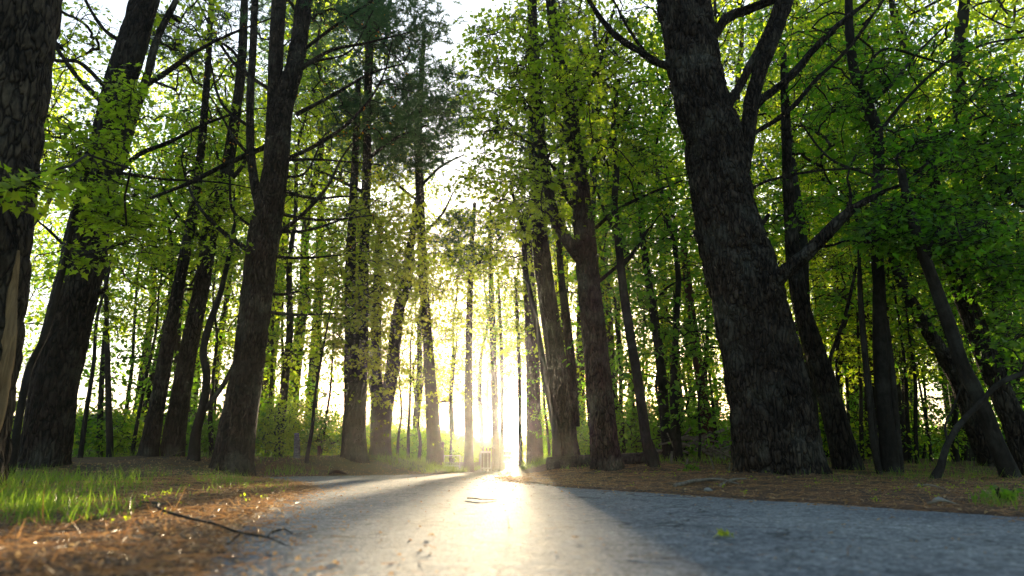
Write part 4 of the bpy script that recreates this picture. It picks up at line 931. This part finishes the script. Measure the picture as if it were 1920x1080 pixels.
def seg2(u0, v0, u1, v1, r, label, mat='dead_wood', mid=None, grp=None):
    a_ = gp(u0, v0, r); b_ = gp(u1, v1, r)
    m_ = (a_+b_)/2+[0, 0, .02] if mid is None else mid
    stick('fallen_stick', [a_, m_, b_], [r, r*.9, r*.5], label, 'stick', mat, grp)
seg2(1265, 918, 1345, 913, .018, 'grey dead stick lying in front of the giant pine, leftmost of three')
seg2(1318, 912, 1385, 920, .016, 'grey dead stick lying in front of the giant pine, middle of three')
seg2(1350, 920, 1400, 910, .014, 'grey dead stick lying in front of the giant pine, rightmost of three')
seg2(1718, 926, 1775, 932, .010, 'pale ended stick in the needles below the leaning trunks')
seg2(1740, 952, 1800, 955, .009, 'grey stick at the road edge near the green tuft')
def stake(u, v, Y, top, r, label, mat='dead_wood', lean=0):
    p0 = P(u, v, Y); p0[2] = float(H(p0[0], p0[1]))-.05; p1 = P(u+lean, top, Y); p1[2] = max(p1[2], p0[2]+.15)
    stick('broken_stub', [p0, (p0+p1)/2+[.006, 0, 0], p1], [r, r*.9, r*.7], label, 'stub', mat, seg=14, bark=.003)
stake(1256, 872, 11.8, 846, .028, 'pale upright broken stub right of the split base tree', lean=4)
stake(1285, 876, 11.5, 860, .02, 'short pale stub between the upright stub and the giant pine', lean=4)
stake(1340, 880, 10.5, 858, .014, 'thin forked pale stub close to the giant pine', lean=-8)
stake(1363, 886, 10, 866, .012, 'thinnest pale stub touching the giant pine foot', lean=6)
stake(556, 868, 15.0, 812, .075, 'pale birch stump behind the needle mound left of the road', 'birch')
stake(598, 868, 16.5, 836, .06, 'brown rotten stump right of the pale birch stump', 'red_bark')
pa = P(300, 866, 11.9); pa[2] = float(H(pa[0], pa[1])); pb = P(345, 846, 12.3)
stick('fallen_branch', [pa, (pa+pb)/2, pb], [.012, .01, .006], 'pale stick leaning on the foot of the twin trunks', 'branch', 'dead_wood')
mc = P(628, 884, 11.0)
stick('bark_chunk', [gp(616, 892, .0), gp(634, 891.5, .02), gp(650, 891.5, .0)], [.03, .045, .02], 'reddish brown bark chunk at the road edge on the needle mound', 'bark', 'red_bark')

# low shrubs and the hedge behind
def shrub(u, v, Y, w, h, n, label, leaf='leaf', group=None, seed=1, per=18, sr=.24, ls=.07):
    rng = np.random.default_rng(seed); c = P(u, v, Y); c[2] = float(H(c[0], c[1]))
    root = empty('shrub', c, label, 'shrub', group)
    a = rng.random(n)*6.28; q = np.sqrt(rng.random(n)); T = np.stack([np.cos(a)*q*w, np.sin(a)*q*w*.7, h*(.15+.85*rng.random(n))*(1-.35*q*q)], -1)
    sk = np.stack([rng.normal(size=8)*.05, rng.normal(size=8)*.05, np.linspace(0, h*.3, 8)], -1)
    C, Rr = grow(sk, None, T, rng, tip=.004, maxr=.02, m=4); B_ = chains_mesh(None, C, Rr, M['smooth_bark'], 4)
    cc, d, nn = sprays(T, per, sr, rng, flat=.4, tilt=.8); cc[:, 2] = np.maximum(cc[:, 2], .03)
    link('foliage', combine('foliage', [B_, leaves_mesh(None, cc, d, nn, ls*(.6+.8*rng.random(len(cc))), OVAL, M[leaf])]), root)
shrub(500, 862, 15.5, .5, 1.5, 90, 'tall leafy shrub right behind the three stemmed pine', seed=1)
shrub(585, 862, 19, .6, 1.0, 90, 'broad clipped looking shrub right of the birch stump', seed=2)
shrub(540, 862, 17, .4, 1.9, 60, 'upright leafy shrub above the birch stump', seed=3)
shrub(620, 864, 21, .6, .8, 60, 'low pale green shrub left of the thick dark pine', seed=4)
shrub(845, 862, 44, 2.0, 1.8, 160, 'rounded hazy shrub far back left of the white gate', seed=5, per=30)
shrub(1026, 862, 26, .9, 1.9, 90, 'sunlit shrub right of the rail barrier', seed=6)
shrub(790, 862, 38, 1.6, 1.8, 100, 'low hazy shrub far back behind the open whorled pine', seed=8, per=24)
shrub(1360, 856, 18, 1.2, 1.3, 110, 'dark leafy shrub behind the brush pile', 'leaf_deep', seed=9)
shrub(1180, 856, 19, 1.1, 1.3, 110, 'dark leafy shrub behind the log', 'leaf_deep', seed=10)
shrub(1720, 866, 19, 1.4, 1.0, 90, 'low dark shrub far behind the arching stem', 'leaf_deep', seed=11)
shrub(1880, 955, 3.9, .10, .09, 10, 'small bright green seedling on the verge at the right edge', 'leaf_deep', seed=12, per=6, sr=.04, ls=.035)
shrub(1290, 897, 9.6, .14, .10, 10, 'small dark green seedling between the split base tree and the giant pine', 'leaf_deep', seed=13, per=8, sr=.06, ls=.05)

for k in range(52):  # thicket added to block low sun from the road; later ones fill undergrowth
    rr_ = random.Random(400+k); Y = 17+rr_.random()*24; x = 1.5+rr_.random()*9
    if k >= 40: Y = 12.5+rr_.random()*12; x = (1185+rr_.random()*800-960)/F*Y
    if float(sdist(x, Y)) < .8: continue
    shrub(960+x/Y*F, 862, Y, 1.0, (1.6 if k < 26 else .7)+rr_.random()*1.2, 90, 'leafy shrub of the added shade thicket right of the sun', 'leaf_deep', 'thicket shrubs right of the sun', seed=420+k)
for k, (u_, Y, h_) in enumerate([(455, 17, 1.5), (478, 19, 2.2), (515, 18.5, 1.9), (548, 20, 1.4), (610, 18, 1.2), (640, 24, 1.6), (700, 27, 1.5), (728, 30, 1.8), (755, 26, 1.3), (775, 33, 1.9), (800, 30, 1.5), (820, 36, 1.7), (400, 15.2, 1.1), (250, 15, 1.0), (180, 15.3, 1.2), (30, 12, 1.1)]):
    shrub(u_, 862, Y, .55+.02*Y, h_, 80, 'leafy shrub in the green belt low behind the left trunks', 'leaf' if k % 2 else 'leaf_deep', 'belt of shrubs behind the left trunks', seed=760+k, ls=.09)
for k in range(16):
    rr_ = random.Random(700+k); Y = 46+rr_.random()*20; u_ = 1120+58*k
    if math.hypot((u_-960)/F*Y-27, Y-44) < 15: Y = 70
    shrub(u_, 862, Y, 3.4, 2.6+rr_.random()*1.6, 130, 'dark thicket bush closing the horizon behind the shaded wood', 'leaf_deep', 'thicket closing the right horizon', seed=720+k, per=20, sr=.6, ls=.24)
for k, u_ in enumerate([600, 655, 705, 750, 795, 830, 870, 905, 932, 1002, 1040, 1090, 1150, 1230, 1330]):
    rr_ = random.Random(500+k); Y = 66+rr_.random()*18
    shrub(u_, 862, Y, 3.2 if k not in (8, 9) else 1.4, 2.1+rr_.random()*.9, 120, 'hazy green bush in the far row across the sunny field', 'leaf', 'bushes in the far row', seed=520+k, per=22, sr=.55, ls=.26)
# ================================================================== gate, posts, sign and fence at the end of the road
def box(cx, cy, cz, sx, sy, sz, bev=.0):
    x, y, z = sx/2, sy/2, sz/2
    V = np.array([(a*x, b_*y, c_*z) for a in (-1, 1) for b_ in (-1, 1) for c_ in (-1, 1)])+[cx, cy, cz]
    Fq = np.array([(0, 1, 3, 2), (4, 6, 7, 5), (0, 4, 5, 1), (2, 3, 7, 6), (0, 2, 6, 4), (1, 5, 7, 3)])
    return V, Fq
def boxes(name, L, mat, parent=None, loc=None):
    V = []; Fq = []; o = 0
    for b_ in L:
        v_, f_ = box(*b_); V.append(v_); Fq.append(f_+o); o += 8
    ob = link(name, mesh_np(name, np.vstack(V), [np.vstack(Fq)], mat, smooth=False), parent, loc)
    bv = ob.modifiers.new('edge', 'BEVEL'); bv.width = .004; bv.segments = 2
    return ob
YG = 30.0
def at(u, Y=YG): return P(u, 862, Y)[0]
zg = float(G(YG))
gx0, gx1 = at(901), at(921); gw = gx1-gx0; base = ((gx0+gx1)/2, YG, zg)
gr_ = empty('white_gate', base, 'small white slatted gate panel at the end of the road', 'gate')
boxes('gate_frame', [(0, 0, .80, gw, .03, .09), (0, 0, .13, gw, .03, .05), (-gw/2+.02, .002, .46, .035, .026, .6), (gw/2-.02, .002, .46, .035, .026, .6)], M['white_paint'], gr_)
for f_ in (-.19, .19): boxes('slat', [(f_*gw, 0.001, .46, .03, .02, .6)], M['white_paint'], gr_)
boxes('backboard', [(0, .03, .46, gw-.06, .012, .6)], M['dark_paint'], gr_)
def post(u, Y, w, h, label, mat='dark_paint', grp=None, ball=True):
    x = at(u, Y); z = float(H(x, Y)); r_ = empty('fence_post', (x, Y, z), label, 'post', grp)
    pr = [(w*.5, -.1), (w*.5, h*.9), (w*.42, h*.92)]
    link('shaft', tube_mesh('shaft', [(0, 0, -.1), (0, 0, h*.45), (0, 0, h*.9)], [w*.5, w*.5, w*.48], M[mat], seg=16, step=.05, bark=.004, K=6), r_)
    if ball:
        th, ph = np.meshgrid(np.linspace(0, 2*math.pi, 13)[:-1], np.linspace(.1, math.pi-.1, 8)); rr = w*.6
        V = np.stack([rr*np.sin(ph)*np.cos(th), rr*np.sin(ph)*np.sin(th), rr*np.cos(ph)+h*.9+rr*.7], -1); i = np.arange(96).reshape(8, 12); j = np.roll(i, -1, 1)
        link('knob', mesh_np('knob', V.reshape(-1, 3), [np.stack([i[:-1], i[1:], j[1:], j[:-1]], -1).reshape(-1, 4), i[0][None], i[-1][::-1][None]], M[mat]), r_)
post(905, 30.4, .07, 1.03, 'dark knobbed post behind the white gate, leftmost of its three', grp='knobbed posts behind the gate'); post(912, 30.4, .07, 1.03, 'dark knobbed post behind the white gate, middle of its three', grp='knobbed posts behind the gate')
post(918.5, 30.4, .07, 1.03, 'dark knobbed post behind the white gate, rightmost of its three', grp='knobbed posts behind the gate')
post(925, 29.6, .15, 1.02, 'thick dark knobbed post joining the right side of the white gate'); post(829, 24.6, .12, .85, 'dark knobbed post beside the straight pine and the pale sign frame')
sx0, sx1 = at(832, 25), at(863, 25); sw = sx1-sx0; zs_ = float(H((sx0+sx1)/2, 25.))
sg = empty('sign_frame', ((sx0+sx1)/2, 25, zs_), 'pale grey open wire panel on two legs left of the gate', 'panel')
boxes('frame', [(0, 0, .47, sw, .025, .03), (0, 0, .12, sw, .025, .03), (-sw/2+.01, .001, .25, .025, .02, .5), (sw/2-.01, .001, .25, .025, .02, .5)], M['white_paint'], sg)
boxes('wire_mesh', [(0+f_*sw/12, .002, .3, .006, .006, .34) for f_ in range(-5, 6)]+[(0, .008, .17+.06*k, sw-.03, .006, .006) for k in range(5)], M['wire'], sg)
wf0, wf1 = at(866, 29.8), at(899, 29.8); ww = wf1-wf0; zf = float(H((wf0+wf1)/2, 29.8))
wf = empty('wire_fence', ((wf0+wf1)/2, 29.8, zf), 'low thin wire fence between the pale panel and the white gate', 'fence')
boxes('post', [(-ww/2, 0, .28, .03, .03, .66)], M['wire'], wf); boxes('post', [(0, 0, .28, .03, .03, .66)], M['wire'], wf)
boxes('wire_mesh', [(-ww/2+ww*k/14, .02, .3, .005, .005, .52) for k in range(15)]+[(0, .026, .1+.115*k, ww, .005, .005) for k in range(5)], M['wire'], wf)
bx0, bx1 = at(944, 31.5), at(977, 31.5); bw = bx1-bx0; zb_ = float(H((bx0+bx1)/2, 31.5))
bg_ = empty('rail_barrier', ((bx0+bx1)/2, 31.5, zb_), 'low pale rail barrier below the sun, right of the gate', 'barrier')
for k, hz in enumerate((.76, .56, .3)): boxes('rail', [(0, 0.0, hz, bw, .04, .055)], M['white_paint'], bg_)
boxes('post', [(-bw/2+.05, .05, .4, .06, .055, .86)], M['dark_paint'], bg_); boxes('post', [(bw/2-.05, .05, .4, .06, .055, .86)], M['dark_paint'], bg_)

# ================================================================== air, sky, sun, camera
ELEV = math.radians(3.35); AZ = math.atan2((966-960), F)
sd_ = Vector((math.sin(AZ)*math.cos(ELEV), math.cos(AZ)*math.cos(ELEV), math.sin(ELEV)))
HAZE = .00055
if HAZE:
    V, Fq = box(0, 45, 16, 170, 230, 40)
    hm, nt, out = new_mat('haze_air')
    pv = nt.nodes.new('ShaderNodeVolumePrincipled'); pv.inputs['Density'].default_value = HAZE; pv.inputs['Color'].default_value = (.95, .95, .93, 1)
    pv.inputs['Anisotropy'].default_value = .82
    nt.links.new(pv.outputs[0], out.inputs['Volume'])
    tag(link('haze', mesh_np('haze', V, [Fq], hm, smooth=False)), kind='stuff')

w = bpy.data.worlds.new('World'); SC.world = w; w.use_nodes = True
nt = w.node_tree; nt.nodes.clear(); out = nt.nodes.new('ShaderNodeOutputWorld')
sky = nt.nodes.new('ShaderNodeTexSky'); sky.sky_type = 'NISHITA'; sky.sun_disc = False
sky.sun_elevation = ELEV; sky.sun_rotation = AZ; sky.air_density = 1.0; sky.dust_density = 1.5; sky.ozone_density = 1.5
bgn = nt.nodes.new('ShaderNodeBackground'); bgn.inputs['Strength'].default_value = .11; nt.links.new(sky.outputs[0], bgn.inputs['Color'])
tc = nt.nodes.new('ShaderNodeTexCoord'); nv = N(nt, 'ShaderNodeVectorMath', operation='NORMALIZE'); nt.links.new(tc.outputs['Generated'], nv.inputs[0])
dp = N(nt, 'ShaderNodeVectorMath', operation='DOT_PRODUCT'); nt.links.new(nv.outputs[0], dp.inputs[0]); dp.inputs[1].default_value = sd_
mxm = N(nt, 'ShaderNodeMath', operation='MAXIMUM'); mxm.inputs[1].default_value = 0; nt.links.new(dp.outputs['Value'], mxm.inputs[0])
acc = None
def lobe(p_, s_, c_):
    """bright sky round the sun: cosine power lobe"""
    global acc
    pw_ = N(nt, 'ShaderNodeMath', operation='POWER'); pw_.inputs[1].default_value = p_; nt.links.new(mxm.outputs[0], pw_.inputs[0])
    e = nt.nodes.new('ShaderNodeBackground'); e.inputs['Color'].default_value = (*c_, 1)
    ms = N(nt, 'ShaderNodeMath', operation='MULTIPLY'); ms.inputs[1].default_value = s_; nt.links.new(pw_.outputs[0], ms.inputs[0]); nt.links.new(ms.outputs[0], e.inputs['Strength'])
    if acc is None: acc = e.outputs[0]
    else:
        ad_ = nt.nodes.new('ShaderNodeAddShader'); nt.links.new(acc, ad_.inputs[0]); nt.links.new(e.outputs[0], ad_.inputs[1]); acc = ad_.outputs[0]
ad_ = nt.nodes.new('ShaderNodeAddShader')
lobe(2.0, .34, (.89, .94, 1.0)); lobe(14, .07, (1, .97, .92)); lobe(300, .4, (1, .93, .78)); lobe(6000, 70, (1, .86, .55))
nt.links.new(acc, ad_.inputs[0]); nt.links.new(bgn.outputs[0], ad_.inputs[1]); nt.links.new(ad_.outputs[0], out.inputs['Surface'])

sl = bpy.data.lights.new('sun', 'SUN'); sl.energy = 5; sl.angle = math.radians(.9); sl.color = (1, .79, .5)
so = bpy.data.objects.new('sun', sl); COL.objects.link(so); so.rotation_euler = sd_.to_track_quat('Z', 'Y').to_euler(); so.location = sd_*60

cam = bpy.data.cameras.new('camera'); cam.sensor_width = 36; cam.lens = 24; cam.clip_start = .02; cam.clip_end = 3000
cam.dof.use_dof = True; cam.dof.focus_distance = 9.0; cam.dof.aperture_fstop = 2.2
co = bpy.data.objects.new('camera', cam); COL.objects.link(co); co.location = (0, 0, CZ); co.rotation_euler = (math.pi/2+TH, 0, 0)
SC.camera = co
SC.view_settings.view_transform = 'Standard'; SC.view_settings.look = 'None'; SC.view_settings.gamma = 1; SC.view_settings.use_curve_mapping = False
SC.view_settings.exposure = 2.3
cy = SC.cycles
cy.use_denoising = True; cy.max_bounces = 7; cy.diffuse_bounces = 3; cy.glossy_bounces = 2; cy.transmission_bounces = 4; cy.transparent_max_bounces = 6; cy.volume_bounces = 0
cy.sample_clamp_indirect = 8; cy.caustics_reflective = False; cy.caustics_refractive = False
